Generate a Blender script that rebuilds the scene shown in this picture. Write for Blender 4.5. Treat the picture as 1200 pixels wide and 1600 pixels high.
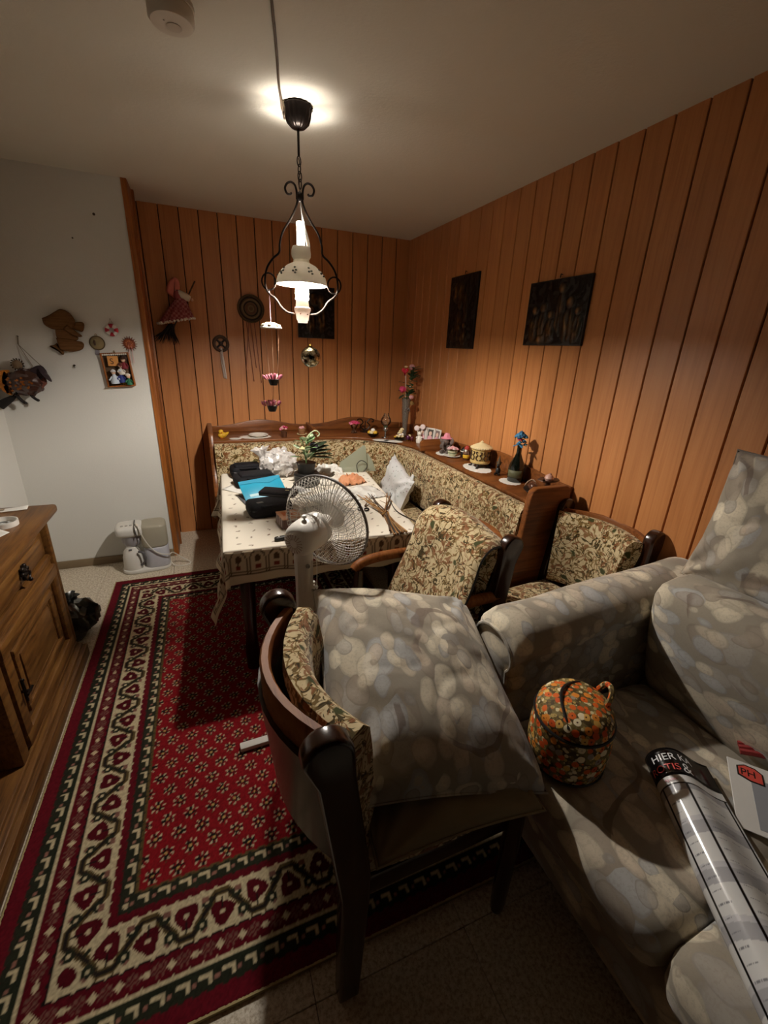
import bpy, bmesh, math, random
import numpy as np
from mathutils import Vector, Matrix, Euler, noise
for o in list(bpy.data.objects): bpy.data.objects.remove(o, do_unlink=True)
random.seed(7)
PI = math.pi
SC = bpy.context.scene
COL = SC.collection
# ------------------------------------------------------------------ camera
def make_camera():
    yaw, pitch, roll, f = 0.3972, -0.3606, 0.0430, 673.3
    cy, sy, cp, sp = math.cos(yaw), math.sin(yaw), math.cos(pitch), math.sin(pitch)
    fw = Vector((sy*cp, cy*cp, sp)); r = Vector((cy, -sy, 0)); u = r.cross(fw)
    cr, sr = math.cos(roll), math.sin(roll)
    r2 = r*cr + u*sr; u2 = -r*sr + u*cr
    M = Matrix(((r2.x, u2.x, -fw.x, -1.7935), (r2.y, u2.y, -fw.y, -3.9496), (r2.z, u2.z, -fw.z, 1.6064), (0, 0, 0, 1)))
    cd = bpy.data.cameras.new('camera'); cam = bpy.data.objects.new('camera', cd); COL.objects.link(cam)
    cam.matrix_world = M
    cd.sensor_fit = 'VERTICAL'; cd.sensor_height = 24.0; cd.lens = 24.0*f/1600; cd.clip_start = 0.05
    SC.camera = cam
make_camera()
# ------------------------------------------------------------------ world, exposure (the room is lit by its one pendant lamp)
W = bpy.data.worlds.new('world'); SC.world = W; W.use_nodes = True
W.node_tree.nodes['Background'].inputs[0].default_value = (0.6, 0.7, 1.0, 1)
W.node_tree.nodes['Background'].inputs[1].default_value = 0.002
SC.view_settings.view_transform = 'Standard'; SC.view_settings.look = 'None'
SC.view_settings.gamma = 1.0; SC.view_settings.use_curve_mapping = False
SC.view_settings.exposure = 0.0
BULB_POWER = 4800.0            # radiance of the bulb surface
BULB_COLOR = (1.0, 0.93, 0.84)
LAMP = Vector((-1.335, -1.788, 0))
H = 2.5
# ------------------------------------------------------------------ helpers: materials
def lin(c):
    if isinstance(c, str): c = tuple(int(c[i:i+2], 16)/255 for i in (0, 2, 4))
    return tuple(x/12.92 if x <= .04045 else ((x+.055)/1.055)**2.4 for x in c) + (1,)
class NT:
    def __init__(s, name):
        s.m = bpy.data.materials.new(name); s.m.use_nodes = True; s.t = s.m.node_tree
        s.b = s.t.nodes['Principled BSDF']; s.out = s.t.nodes['Material Output']
    def n(s, typ, ins=None, **at):
        nd = s.t.nodes.new('ShaderNode'+typ)
        for k, v in at.items(): setattr(nd, k, v)
        for k, v in (ins or {}).items(): s.set(nd.inputs[k], v)
        return nd
    def set(s, sock, v):
        if isinstance(v, bpy.types.NodeSocket): s.t.links.new(v, sock)
        elif isinstance(v, bpy.types.Node): s.t.links.new(v.outputs[0], sock)
        else: sock.default_value = v
    def P(s, **k):
        for a, v in k.items(): s.set(s.b.inputs[a.replace('_', ' ')], v)
    def math(s, op, a, b=0.0, c=0.0): return s.n('Math', {0: a, 1: b, 2: c}, operation=op).outputs[0]
    def mix(s, f, a, b):
        nd = s.n('Mix', data_type='RGBA'); s.set(nd.inputs[0], f); s.set(nd.inputs[6], a); s.set(nd.inputs[7], b); return nd.outputs[2]
    def ramp(s, f, stops, interp='LINEAR'):
        nd = s.n('ValToRGB', {0: f}); r = nd.color_ramp; r.interpolation = interp
        while len(r.elements) < len(stops): r.elements.new(.5)
        for e, (p, c) in zip(r.elements, stops): e.position = p; e.color = c
        return nd.outputs[0]
    def step(s, f, lo, hi): return s.n('MapRange', {0: f, 1: lo, 2: hi, 3: 0.0, 4: 1.0}, interpolation_type='SMOOTHSTEP').outputs[0]
    def coord(s, scale=(1, 1, 1), kind='Object', loc=(0, 0, 0)):
        tc = s.n('TexCoord'); return s.n('Mapping', {0: tc.outputs[kind], 1: loc, 3: scale}).outputs[0]
    def noise(s, v, scale, detail=2, rough=.5, dist=0): return s.n('TexNoise', {'Vector': v, 'Scale': scale, 'Detail': detail, 'Roughness': rough, 'Distortion': dist})
    def bump(s, h, strength=.2, dist=.005):
        s.set(s.b.inputs['Normal'], s.n('Bump', {'Strength': strength, 'Distance': dist, 'Height': h}))
MATS = {}
def flat(col, rough=.55, metal=0.0, spec=.5, **kw):
    key = ('flat', col, rough, metal, spec, tuple(sorted(kw.items())))
    if key not in MATS:
        t = NT('paint_'+str(len(MATS))); c = lin(col)
        nz = t.noise(t.coord(), 35, 3)
        t.P(Base_Color=t.mix(t.math('MULTIPLY', nz.outputs[0], .35), c, tuple(x*.78 for x in c[:3])+(1,)), Roughness=rough, Metallic=metal, Specular_IOR_Level=spec)
        for k, v in kw.items(): t.set(t.b.inputs[k.replace('_', ' ')], v)
        MATS[key] = t.m
    return MATS[key]
def wood(name, dark, mid, light, axis='z', rough=.4, scale=1.0, vary=.25, bump=.12, spec=.4):
    t = NT(name)
    sc = {'x': (.06, 1, 1), 'y': (1, .06, 1), 'z': (1, 1, .06)}[axis]
    rnd = t.n('ObjectInfo').outputs['Random']
    off = t.n('CombineXYZ', {0: t.math('MULTIPLY', rnd, 13), 1: t.math('MULTIPLY', rnd, 7), 2: t.math('MULTIPLY', rnd, 29)})
    tc = t.n('TexCoord').outputs['Object']
    v = t.n('Mapping', {0: t.n('VectorMath', {0: tc, 1: off.outputs[0]}, operation='ADD').outputs[0], 3: sc}).outputs[0]
    big = t.noise(v, 9*scale, 3, .5, .6)
    rings = t.math('FRACT', t.math('MULTIPLY', big.outputs[0], 7.0))
    rg = t.math('ABSOLUTE', t.math('SUBTRACT', rings, .5))
    fine = t.noise(t.n('Mapping', {0: v, 3: (1, 1, .35)}).outputs[0], 150*scale, 2, .6)
    f = t.math('ADD', t.math('MULTIPLY', rg, .7), t.math('MULTIPLY', fine.outputs[0], .75))
    c = t.ramp(f, [(.2, lin(dark)), (.52, lin(mid)), (.9, lin(light))])
    val = t.math('ADD', 1-vary/2, t.math('MULTIPLY', rnd, vary))
    c2 = t.n('HueSaturation', {'Value': val, 'Color': c}).outputs[0]
    t.P(Base_Color=c2, Roughness=rough, Specular_IOR_Level=spec)
    if bump: t.bump(fine.outputs[0], bump, .002)
    return t.m
def glassy(name, col=(1, 1, 1), alpha=.2, rough=.02):
    t = NT(name)
    g = t.n('BsdfGlossy', {'Color': (1, 1, 1, 1), 'Roughness': rough}); tr = t.n('BsdfTransparent', {'Color': tuple(col)+(1,)})
    fr = t.n('Fresnel', {0: 1.45}).outputs[0]
    mx = t.n('MixShader', {0: t.math('MINIMUM', t.math('ADD', fr, alpha*.3), 1.0), 1: tr.outputs[0], 2: g.outputs[0]})
    t.t.links.new(mx.outputs[0], t.out.inputs[0]); return t.m
def milky(name, col, see=.0, trans=.5, rough=.3):
    t = NT(name)
    d = t.n('BsdfDiffuse', {'Color': lin(col)}); tl = t.n('BsdfTranslucent', {'Color': lin(col)}); tp = t.n('BsdfTransparent'); gl = t.n('BsdfGlossy', {'Roughness': rough})
    a = t.n('MixShader', {0: trans, 1: d.outputs[0], 2: tl.outputs[0]})
    b = t.n('MixShader', {0: see, 1: a.outputs[0], 2: tp.outputs[0]})
    c = t.n('MixShader', {0: .05, 1: b.outputs[0], 2: gl.outputs[0]})
    t.t.links.new(c.outputs[0], t.out.inputs[0]); return t.m
# ------------------------------------------------------------------ helpers: geometry
def T(x=0, y=0, z=0): return Matrix.Translation((x, y, z))
def Rm(ax, deg): return Matrix.Rotation(math.radians(deg), 4, ax)
def S(x, y, z): return Matrix.Diagonal((x, y, z, 1))
class B:
    """collects shapes into one mesh"""
    def __init__(s): s.bm = bmesh.new()
    def _app(s, bm2, M=None):
        me = bpy.data.meshes.new('tmp'); bm2.to_mesh(me); bm2.free()
        if M is not None: me.transform(M)
        s.bm.from_mesh(me); bpy.data.meshes.remove(me); return s
    def box(s, c, d, M=None, bev=0.0, seg=2):
        b = bmesh.new(); bmesh.ops.create_cube(b, size=1, matrix=T(*c) @ S(*d))
        if bev: bmesh.ops.bevel(b, geom=b.edges[:], offset=bev, segments=seg, profile=.5, affect='EDGES')
        return s._app(b, M)
    def ball(s, c, r, M=None, u=14, v=9):
        b = bmesh.new(); r = (r, r, r) if not hasattr(r, '__len__') else r
        bmesh.ops.create_uvsphere(b, u_segments=u, v_segments=v, radius=1, matrix=T(*c) @ S(*r)); return s._app(b, M)
    def lathe(s, prof, M=None, n=24, squash=1.0, wave=None):
        b = bmesh.new(); rings = []
        for r, z in prof:
            if r <= 1e-6: rings.append([b.verts.new((0, 0, z))])
            else: rings.append([b.verts.new((r*math.cos(2*PI*i/n)*(1 if not wave else 1+wave[1]*math.cos(wave[0]*2*PI*i/n)), squash*r*math.sin(2*PI*i/n)*(1 if not wave else 1+wave[1]*math.cos(wave[0]*2*PI*i/n)), z)) for i in range(n)])
        for a, c in zip(rings, rings[1:]):
            if len(a) == 1 and len(c) == 1: continue
            for i in range(n):
                j = (i+1) % n
                if len(a) == 1: b.faces.new((a[0], c[j], c[i]))
                elif len(c) == 1: b.faces.new((a[i], a[j], c[0]))
                else: b.faces.new((a[i], a[j], c[j], c[i]))
        bmesh.ops.recalc_face_normals(b, faces=b.faces[:])
        return s._app(b, M)
    def tube(s, pts, r, n=8, M=None, closed=False, caps=True):
        b = bmesh.new(); pts = [Vector(p) for p in pts]; m = len(pts)
        rs = r if hasattr(r, '__len__') else [r]*m
        rings = []; up = None
        for i, p in enumerate(pts):
            a = pts[(i-1) % m] if (closed or i > 0) else p; c = pts[(i+1) % m] if (closed or i < m-1) else p
            t = (c-a); t = t.normalized() if t.length > 1e-9 else Vector((0, 0, 1))
            if up is None:
                up = Vector((0, 0, 1)) if abs(t.z) < .9 else Vector((1, 0, 0))
            x = t.cross(up)
            if x.length < 1e-6: x = t.orthogonal()
            x.normalize(); up = x.cross(t).normalized()
            rings.append([b.verts.new(p + (x*math.cos(2*PI*k/n) + up*math.sin(2*PI*k/n))*rs[i]) for k in range(n)])
        for i in range(m if closed else m-1):
            a, c = rings[i], rings[(i+1) % m]
            for k in range(n): b.faces.new((a[k], a[(k+1) % n], c[(k+1) % n], c[k]))
        if caps and not closed and n > 2:
            b.faces.new(rings[0][::-1]); b.faces.new(rings[-1])
        bmesh.ops.recalc_face_normals(b, faces=b.faces[:])
        return s._app(b, M)
    def prism(s, poly, h, M=None, bev=0.0, seg=2):
        """polygon in xy extruded to z = 0..h"""
        b = bmesh.new()
        lo = [b.verts.new((x, y, 0)) for x, y in poly]; hi = [b.verts.new((x, y, h)) for x, y in poly]
        b.faces.new(lo[::-1]); b.faces.new(hi); n = len(poly)
        for i in range(n): b.faces.new((lo[i], lo[(i+1) % n], hi[(i+1) % n], hi[i]))
        bmesh.ops.recalc_face_normals(b, faces=b.faces[:])
        if bev:
            ed = [e for e in b.edges if abs(e.verts[0].co.z-e.verts[1].co.z) < 1e-7]
            bmesh.ops.bevel(b, geom=ed, offset=bev, segments=seg, profile=.5, affect='EDGES')
        return s._app(b, M)
    def sweep(s, path, prof, M=None, closed_prof=True, caps=True):
        """profile (n, z) carried along a 2-D path; n is measured to the left of travel"""
        b = bmesh.new(); path = [Vector((x, y)) for x, y in path]; m = len(path); rings = []
        for i, p in enumerate(path):
            d = []
            if i > 0: d.append((p-path[i-1]).normalized())
            if i < m-1: d.append((path[i+1]-p).normalized())
            t = sum(d, Vector((0, 0))).normalized(); nrm = Vector((-t.y, t.x))
            k = 1/max(.3, nrm.dot(Vector((-d[0].y, d[0].x))))
            rings.append([b.verts.new((p.x+nrm.x*a*k, p.y+nrm.y*a*k, z)) for a, z in prof])
        q = len(prof)
        for a, c in zip(rings, rings[1:]):
            for k in range(q if closed_prof else q-1): b.faces.new((a[k], a[(k+1) % q], c[(k+1) % q], c[k]))
        if caps and closed_prof: b.faces.new(rings[0][::-1]); b.faces.new(rings[-1])
        bmesh.ops.recalc_face_normals(b, faces=b.faces[:])
        return s._app(b, M)
    def grid(s, fn, nu, nv, M=None, wrap=False):
        """surface fn(u, v) for u, v in 0..1"""
        b = bmesh.new(); g = [[b.verts.new(fn(i/nu, j/nv)) for j in range(nv+1)] for i in range(nu+(0 if wrap else 1))]
        L = len(g)
        for i in range(nu):
            for j in range(nv): b.faces.new((g[i][j], g[(i+1) % L][j], g[(i+1) % L][j+1], g[i][j+1]))
        return s._app(b, M)
    def pillow(s, w, h, t, M=None, n=44, pinch=.07, wrinkle=.0, seed=0, pw=2.4):
        def side(sg):
            def f(u, v):
                a, c = 2*u-1, 2*v-1
                x = a*w/2*(1-pinch*(1-c*c)*abs(a)**2); y = c*h/2*(1-pinch*(1-a*a)*abs(c)**2)
                e = max(0, (1-abs(a)**pw))*max(0, (1-abs(c)**pw))
                z = sg*t/2*e**.42
                if wrinkle:
                    z += wrinkle*noise.noise(Vector((x*7+seed, y*5, sg*3+seed)))*e**.3 - wrinkle*.45*max(0, 1-abs(noise.noise(Vector((x*5+seed, y*8, seed))))*7)*e**.4 + wrinkle*.22*noise.noise(Vector((x*26+seed, y*20, seed)))*e**.3
                    for q, (sx, sy) in enumerate(((-1, -1), (1, -1), (1, 1), (-1, 1))):
                        ddx, ddy = sx*w/2-x, sy*h/2-y; dd = math.hypot(ddx, ddy)
                        if dd < .30: z += wrinkle*1.1*(1-dd/.30)*min(1, dd/.05)*math.sin(11*math.atan2(ddy, ddx)+q+seed+3*noise.noise(Vector((x*4, y*4, seed))))*e**.25
                return (x, y, z)
            return f
        s.grid(side(1), n, n, M); 
        b2 = B(); b2.grid(side(-1), n, n); bmesh.ops.reverse_faces(b2.bm, faces=b2.bm.faces[:]); s._app(b2.bm, M)
        bmesh.ops.remove_doubles(s.bm, verts=s.bm.verts[:], dist=1e-5)
        return s
    def cushion(s, c, d, M=None, bev=.04, puff=.015, seg=3):
        """an upholstered block: rounded box whose faces bulge"""
        b = bmesh.new(); bmesh.ops.create_cube(b, size=1, matrix=S(*d))
        bmesh.ops.bevel(b, geom=b.edges[:], offset=min(bev, min(d)*.45), segments=seg, profile=.5, affect='EDGES')
        bmesh.ops.subdivide_edges(b, edges=[e for e in b.edges if e.calc_length() > min(bev*2, .12)], cuts=5, use_grid_fill=True)
        for v in b.verts:
            u = [2*v.co[i]/d[i] for i in range(3)]
            for i in range(3):
                j, k = (i+1) % 3, (i+2) % 3
                if abs(u[i]) > .8: v.co[i] += math.copysign(puff*max(0, 1-u[j]**2)*max(0, 1-u[k]**2), u[i])
        bmesh.ops.translate(b, verts=b.verts[:], vec=Vector(c))
        return s._app(b, M)
def obj(name, b, m, parent=None, smooth=True, angle=40, loc=None, keep=False):
    bm = b.bm if isinstance(b, B) else b
    me = bpy.data.meshes.new(name); bm.to_mesh(me)
    if not keep: bm.free()
    me.materials.append(m)
    if smooth:
        me.polygons.foreach_set('use_smooth', [True]*len(me.polygons))
        try: me.set_sharp_from_angle(angle=math.radians(angle))
        except Exception: pass
    o = bpy.data.objects.new(name, me); COL.objects.link(o)
    if parent is not None: o.parent = parent
    if loc is not None: o.location = loc
    return o
def tag(o, label=None, cat=None, group=None, kind=None):
    for k, v in (('label', label), ('category', cat), ('group', group), ('kind', kind)):
        if v: o[k] = v
    return o
def thing(name, label, cat, loc=(0, 0, 0), rz=0, group=None, rot=None):
    o = bpy.data.objects.new(name, None); COL.objects.link(o); o.empty_display_size = .05
    o.location = loc; o.rotation_euler = rot if rot else (0, 0, math.radians(rz))
    return tag(o, label, cat, group)
def struct(name, b, m, parent=None, **k):
    o = obj(name, b, m, parent, **k)
    if parent is None: o['kind'] = 'structure'
    return o
def share(o, name, parent, loc=None, rot=None):
    c = bpy.data.objects.new(name, o.data); COL.objects.link(c); c.parent = parent
    if loc is not None: c.location = loc
    if rot is not None: c.rotation_euler = rot
    return c
def painted(name, attr='paint', rough=.9, bump=(0, 0), sheen=0.0, fuzz=0.0):
    """woven or printed surface whose pattern is a per-vertex colour of the cloth itself"""
    t = NT(name); a = t.n('Attribute', attribute_name=attr).outputs['Color']
    nz = t.noise(t.coord(), 260, 2)
    c = t.mix(t.math('MULTIPLY', nz.outputs[0], fuzz), a, (0, 0, 0, 1))
    t.P(Base_Color=c, Roughness=rough, Specular_IOR_Level=.15)
    if sheen: t.P(Sheen_Weight=sheen)
    if bump[0]: t.bump(nz.outputs[0], bump[0], bump[1])
    return t.m
def paint_mesh(o, cols, attr='paint'):
    a = o.data.color_attributes.new(attr, 'FLOAT_COLOR', 'POINT')
    rgba = np.ones((len(cols), 4), np.float32); rgba[:, :3] = cols; a.data.foreach_set('color', rgba.ravel())
def grid_mesh(name, V, nu, nv, m, parent=None):
    """V: (nu*nv, 3) array in row-major order (u slow, v fast)"""
    me = bpy.data.meshes.new(name); i, j = np.meshgrid(np.arange(nu-1), np.arange(nv-1), indexing='ij'); k = (i*nv+j).ravel()
    F = np.stack([k, k+nv, k+nv+1, k+1], 1)
    me.vertices.add(len(V)); me.vertices.foreach_set('co', np.asarray(V, np.float32).ravel())
    me.loops.add(F.size); me.loops.foreach_set('vertex_index', F.ravel().astype(np.int32))
    me.polygons.add(len(F)); me.polygons.foreach_set('loop_start', np.arange(0, F.size, 4, dtype=np.int32))
    me.update(calc_edges=True); me.polygons.foreach_set('use_smooth', [True]*len(F)); me.materials.append(m)
    o = bpy.data.objects.new(name, me); COL.objects.link(o)
    if parent is not None: o.parent = parent
    return o
def bez(pts, n=8):
    """smooth curve through points (Catmull-Rom)"""
    P = [Vector(p) for p in pts]; out = []
    for i in range(len(P)-1):
        a, b, c, d = P[max(i-1, 0)], P[i], P[i+1], P[min(i+2, len(P)-1)]
        for k in range(n):
            t = k/n; out.append(.5*((2*b)+(c-a)*t+(2*a-5*b+4*c-d)*t*t+(3*b-a-3*c+d)*t**3))
    out.append(P[-1]); return out
def arc(cx, cy, r, a0, a1, n=10): return [(cx+r*math.cos(math.radians(a0+(a1-a0)*i/n)), cy+r*math.sin(math.radians(a0+(a1-a0)*i/n))) for i in range(n+1)]
# ------------------------------------------------------------------ materials
M_ = {}
M_['panel'] = wood('orange_oak_panel', 'aa6e40', 'b97a48', 'c0834f', 'z', .38, 1.0, .14, .15)
M_['trimwood'] = wood('brown_oak_trim', '6f3c18', '985826', 'a8682f', 'z', .4, 1.0, .1, .15)
M_['bench'] = wood('brown_oak_bench', '4f2b14', '75431f', '88532a', 'x', .32, 1.0, .08, .1)
M_['darkwood'] = wood('dark_stained_wood', '190b06', '2a140a', '371c0e', 'z', .22, 1.0, .06, .06, .6)
M_['armwood'] = wood('red_brown_wood', '55290e', '7c4820', '8a562b', 'x', .5, 1.0, .06, .06, .2)
M_['cabinet'] = wood('rustic_oak', '3d250f', '68431d', '7c5628', 'y', .4, 1.2, .08, .2)
M_['joint'] = flat('1c0d06', .9)
def plaster(name, col, sc, st):
    t = NT(name); v = t.coord(); a = t.noise(v, sc, 4, .6); b = t.noise(v, 3, 2)
    c = lin(col); t.P(Base_Color=t.mix(t.math('MULTIPLY', b.outputs[0], .25), c, tuple(x*.85 for x in c[:3])+(1,)), Roughness=.95, Specular_IOR_Level=.1)
    t.bump(a.outputs[0], st, .003); return t.m
M_['wall'] = plaster('white_wallpaper', 'd9d7d0', 120, .25)
M_['ceiling'] = plaster('white_ceiling', 'd8d2c4', 70, .35)
def floor_mat():
    t = NT('speckled_beige_floor'); v = t.coord(); a = t.noise(v, 90, 3, .7); b = t.noise(v, 22, 2)
    c = t.ramp(a.outputs[0], [(.38, lin('a08f78')), (.5, lin('c9bda8')), (.62, lin('ddd4c3'))])
    t.P(Base_Color=t.mix(t.math('MULTIPLY', b.outputs[0], .3), c, lin('b5a48c')), Roughness=.45); return t.m
M_['floor'] = floor_mat()
def floral(name='brown_floral_upholstery', s=1.25):
    t = NT(name); v = t.coord()
    w = t.noise(v, 9*s, 2, .5); wv = t.n('VectorMath', {0: v, 1: t.n('VectorMath', {0: w.outputs[1], 'Scale': .09}, operation='SCALE').outputs[0]}, operation='ADD').outputs[0]
    n1 = t.noise(wv, 26*s, 2, .55, 1.6); n2 = t.noise(wv, 17*s, 1, .5, 2.2)
    vo = t.n('TexVoronoi', {'Vector': wv, 'Scale': 7*s}); ve = t.n('TexVoronoi', {'Vector': wv, 'Scale': 16*s}, feature='DISTANCE_TO_EDGE')
    base = t.mix(t.noise(v, 60, 2).outputs[0], lin('b3a07a'), lin('d0be98'))
    leaf = t.step(n1.outputs[0], .53, .57); leafc = t.mix(t.step(t.noise(v, 8*s, 1).outputs[0], .42, .55), lin('463a1e'), lin('6d5730'))
    c = t.mix(leaf, base, leafc)
    c = t.mix(t.math('MULTIPLY', t.step(n2.outputs[0], .56, .6), .85), c, lin('7b4a28'))
    c = t.mix(t.math('SUBTRACT', 1.0, t.step(ve.outputs[0], .02, .05)), c, t.mix(leaf, lin('7a6238'), lin('33280f')))
    c = t.mix(t.math('SUBTRACT', 1.0, t.step(vo.outputs[0], .10, .17)), c, lin('3d4020'))
    fine = t.noise(v, 420, 2)
    t.P(Base_Color=c, Roughness=.95, Specular_IOR_Level=.1, Sheen_Weight=.15); t.bump(fine.outputs[0], .3, .002); return t.m
M_['floral'] = floral()
def sofa_fabric():
    """overlapping round petals: several layers of soft-edged discs, each disc its own tone and shaded to its rim"""
    t = NT('pastel_petal_upholstery'); v = t.coord()
    w = t.noise(v, 6, 2, .5); wv = t.n('VectorMath', {0: t.n('Mapping', {0: v, 2: (.5, .7, .6), 3: (1, .62, 1)}).outputs[0], 1: t.n('VectorMath', {0: w.outputs[1], 'Scale': .07}, operation='SCALE').outputs[0]}, operation='ADD').outputs[0]
    c = t.mix(t.noise(v, 5, 3).outputs[0], lin('7d776e'), lin('ada28e')); hgt = t.math('MULTIPLY', t.noise(v, 150, 2).outputs[0], .12)
    pal = [(0, lin('8e8274')), (.14, lin('c0b49f')), (.3, lin('a6a8aa')), (.46, lin('cdc2ab')), (.6, lin('9d9891')), (.74, lin('bdae9a')), (.88, lin('dcd2bb'))]
    for k, (sc, th) in enumerate(((10.5, .52), (15.0, .50), (19.0, .48), (13.0, .40))):
        mv = t.n('Mapping', {0: wv, 1: (k*3.7, k*1.3, k*2.1)}).outputs[0]
        vo = t.n('TexVoronoi', {'Vector': mv, 'Scale': sc, 'Randomness': .8}); r = t.n('SeparateColor', {0: vo.outputs['Color']})
        tone = t.mix(.3, t.ramp(r.outputs[0], pal, 'CONSTANT'), c)
        shade = t.n('HueSaturation', {'Value': t.math('SUBTRACT', 1.32, t.math('MULTIPLY', t.step(vo.outputs['Distance'], .08, th), .22)), 'Color': tone}).outputs[0]
        ring = t.math('MULTIPLY', t.math('MULTIPLY', t.step(vo.outputs['Distance'], th-.075, th-.03), .30), 1.0); shade = t.mix(ring, shade, lin('6f665a'))
        keep = t.math('MULTIPLY', t.math('SUBTRACT', 1.0, t.step(vo.outputs['Distance'], th-.02, th+.01)), t.math('GREATER_THAN', r.outputs[1], (.05, .2, .4, .7)[k]))
        c = t.mix(keep, c, shade); hgt = t.math('ADD', hgt, t.math('MULTIPLY', keep, t.math('SUBTRACT', .5, vo.outputs['Distance'])))
    c = t.mix(t.math('MULTIPLY', t.noise(v, 60, 4, .7).outputs[0], .25), c, lin('a0988a')); c = t.mix(t.math('MULTIPLY', t.step(t.noise(v, 120, 3, .7).outputs[0], .5, .62), .22), c, lin('8a8072'))
    sw = t.noise(wv, 3.4, 0, .5, .3).outputs[0]
    band = t.math('SUBTRACT', 1.0, t.step(t.math('ABSOLUTE', t.math('SUBTRACT', sw, .5)), .016, .021))
    gate = t.step(t.noise(v, 4.2, 1).outputs[0], .49, .51)
    c = t.mix(t.math('MULTIPLY', t.math('MULTIPLY', band, gate), .7), c, lin('75655a'))
    t.P(Base_Color=c, Roughness=.95, Specular_IOR_Level=.1, Sheen_Weight=.15); t.bump(hgt, .3, .006); return t.m
M_['sofa'] = sofa_fabric()
def bag_fabric():
    t = NT('orange_flower_print'); v = t.coord()
    w = t.noise(v, 60, 1); wv = t.n('VectorMath', {0: v, 1: t.n('VectorMath', {0: w.outputs[1], 'Scale': .006}, operation='SCALE').outputs[0]}, operation='ADD').outputs[0]
    c = None; bg = t.mix(t.step(t.noise(v, 30, 2).outputs[0], .45, .55), lin('4e3d1c'), lin('7b6a3e'))
    for sc, pal in ((80, [(0, lin('b49a58')), (.35, lin('6f5a28')), (.7, lin('d8c89a'))]), (43, [(0, lin('d8621c')), (.3, lin('e08a30')), (.5, lin('efe0b8')), (.66, lin('d0541a')), (.82, lin('ddae58')), (.93, lin('9b8f80'))])):
        vo = t.n('TexVoronoi', {'Vector': wv, 'Scale': float(sc), 'Randomness': .75}); r = t.n('SeparateColor', {0: vo.outputs['Color']})
        fc = t.ramp(r.outputs[0], pal, 'CONSTANT')
        bg = t.mix(t.math('SUBTRACT', 1.0, t.step(vo.outputs['Distance'], .42, .48)), bg, fc)
        bg = t.mix(t.math('SUBTRACT', 1.0, t.step(vo.outputs['Distance'], .09, .14)), bg, lin('5a2a10'))
    t.P(Base_Color=bg, Roughness=.7, Specular_IOR_Level=.3); return t.m
M_['bag'] = bag_fabric()
M_['black'] = flat('15120f', .5); M_['iron'] = flat('2c2521', .3, .75); M_['whiteplastic'] = flat('dcd8d0', .35)
M_['porcelain'] = flat('e6e0d4', .25); M_['blackfabric'] = flat('17161a', .85, spec=.2)
M_['doily'] = flat('e8e4da', .9); M_['paper'] = flat('e9e6de', .8); M_['greenleaf'] = flat('2f4a26', .6); M_['paleleaf'] = flat('9db48a', .6)
M_['pink'] = flat('d77a92', .7); M_['deeppink'] = flat('c23a62', .65); M_['rosepink'] = flat('dca0a0', .7); M_['red'] = flat('b3182a', .5)
M_['cream'] = flat('dcc99a', .6); M_['yellow'] = flat('d8a92c', .55); M_['brownclay'] = flat('4b2d1d', .4); M_['straw'] = flat('9c7442', .95)
M_['silver'] = flat('b9bbbd', .2, 1.0); M_['brass'] = flat('a4803c', .3, 1.0)
M_['glass'] = glassy('clear_glass', (.95, .96, .95), .45)
M_['foil'] = None
# ------------------------------------------------------------------ setting: floor, walls, ceiling
XL, XW, DW, YF = -2.98, -2.13, -.47, -4.75
fl = struct('floor', B().box((-1.5, -2.325, -.06), (3.4, 5.15, .1)), M_['joint'], smooth=False)
tile0 = None
for i in range(8):
    for j in range(10):
        x, y = -3.02+.22+i*.45, .1-.2-j*.5
        if tile0 is None:
            tile0 = obj('floor_tile', B().box((0, 0, -.005), (.4485, .4985, .01), bev=.0015, seg=1), M_['floor'], fl, smooth=False); tile0.location = (x, y, 0)
        else: share(tile0, 'floor_tile', fl, (x, y, 0))
struct('ceiling', B().box((-1.5, -2.325, H+.05), (3.4, 5.15, .1)), M_['ceiling'], smooth=False)
def plank_mesh(w, h=H):
    # front face at y = 0 looking toward -y, chamfered edges, tongue groove at both sides
    return B().prism([(-w/2+.0025, 0), (w/2-.0025, 0), (w/2, .003), (w/2, .012), (-w/2, .012), (-w/2, .003)], h)
PW = .1316
wr = struct('wall_right', B().box((.062, -2.325, H/2), (.1, 5.15, H)), M_['joint'], smooth=False)
p0 = None; k = 0; y = -.0458+PW
while y > YF-.1:
    yc = y-PW/2
    if p0 is None:
        p0 = obj('panel_plank', plank_mesh(PW-.006), M_['panel'], wr, smooth=False); p0.location = (0, yc, 0); p0.rotation_euler = (0, 0, -PI/2)
    else: share(p0, 'panel_plank', wr, (0, yc, 0), (0, 0, -PI/2))
    y -= PW
wb = struct('wall_back', B().box((-1.05, .062, H/2), (2.3, .1, H)), M_['joint'], smooth=False)
x = -.126+PW
while x > -2.16:
    share(p0, 'panel_plank', wb, (x-PW/2, 0, 0), (0, 0, 0)); x -= PW
struct('wall_back_left', B().box(((XL+XW)/2-.05, (DW+.112)/2, H/2), (XW-XL+.1, .112-DW, H)), M_['wall'], smooth=False)
struct('wall_left', B().box((XL-.05, (YF+DW)/2, H/2), (.1, -YF+DW, H)), M_['wall'], smooth=False)
struct('wall_front', B().box((-1.5, YF-.05, H/2), (3.3, .1, H)), flat('1e150e', .8), smooth=False)  # unseen wall, set close and dark to cut bounce light
tr = struct('trim_1', B().box((XW+.006, (DW-.008)/2, H/2), (.012, -DW+.008, H)), M_['trimwood'], smooth=False)
obj('corner_strip', B().box((XW+.022, DW+.09, H/2), (.022, .2, H), bev=.004), M_['trimwood'], tr)
obj('wood_strip', B().box((XW+.018, -.12, H/2), (.014, .2, H), bev=.003), M_['trimwood'], tr)
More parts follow.
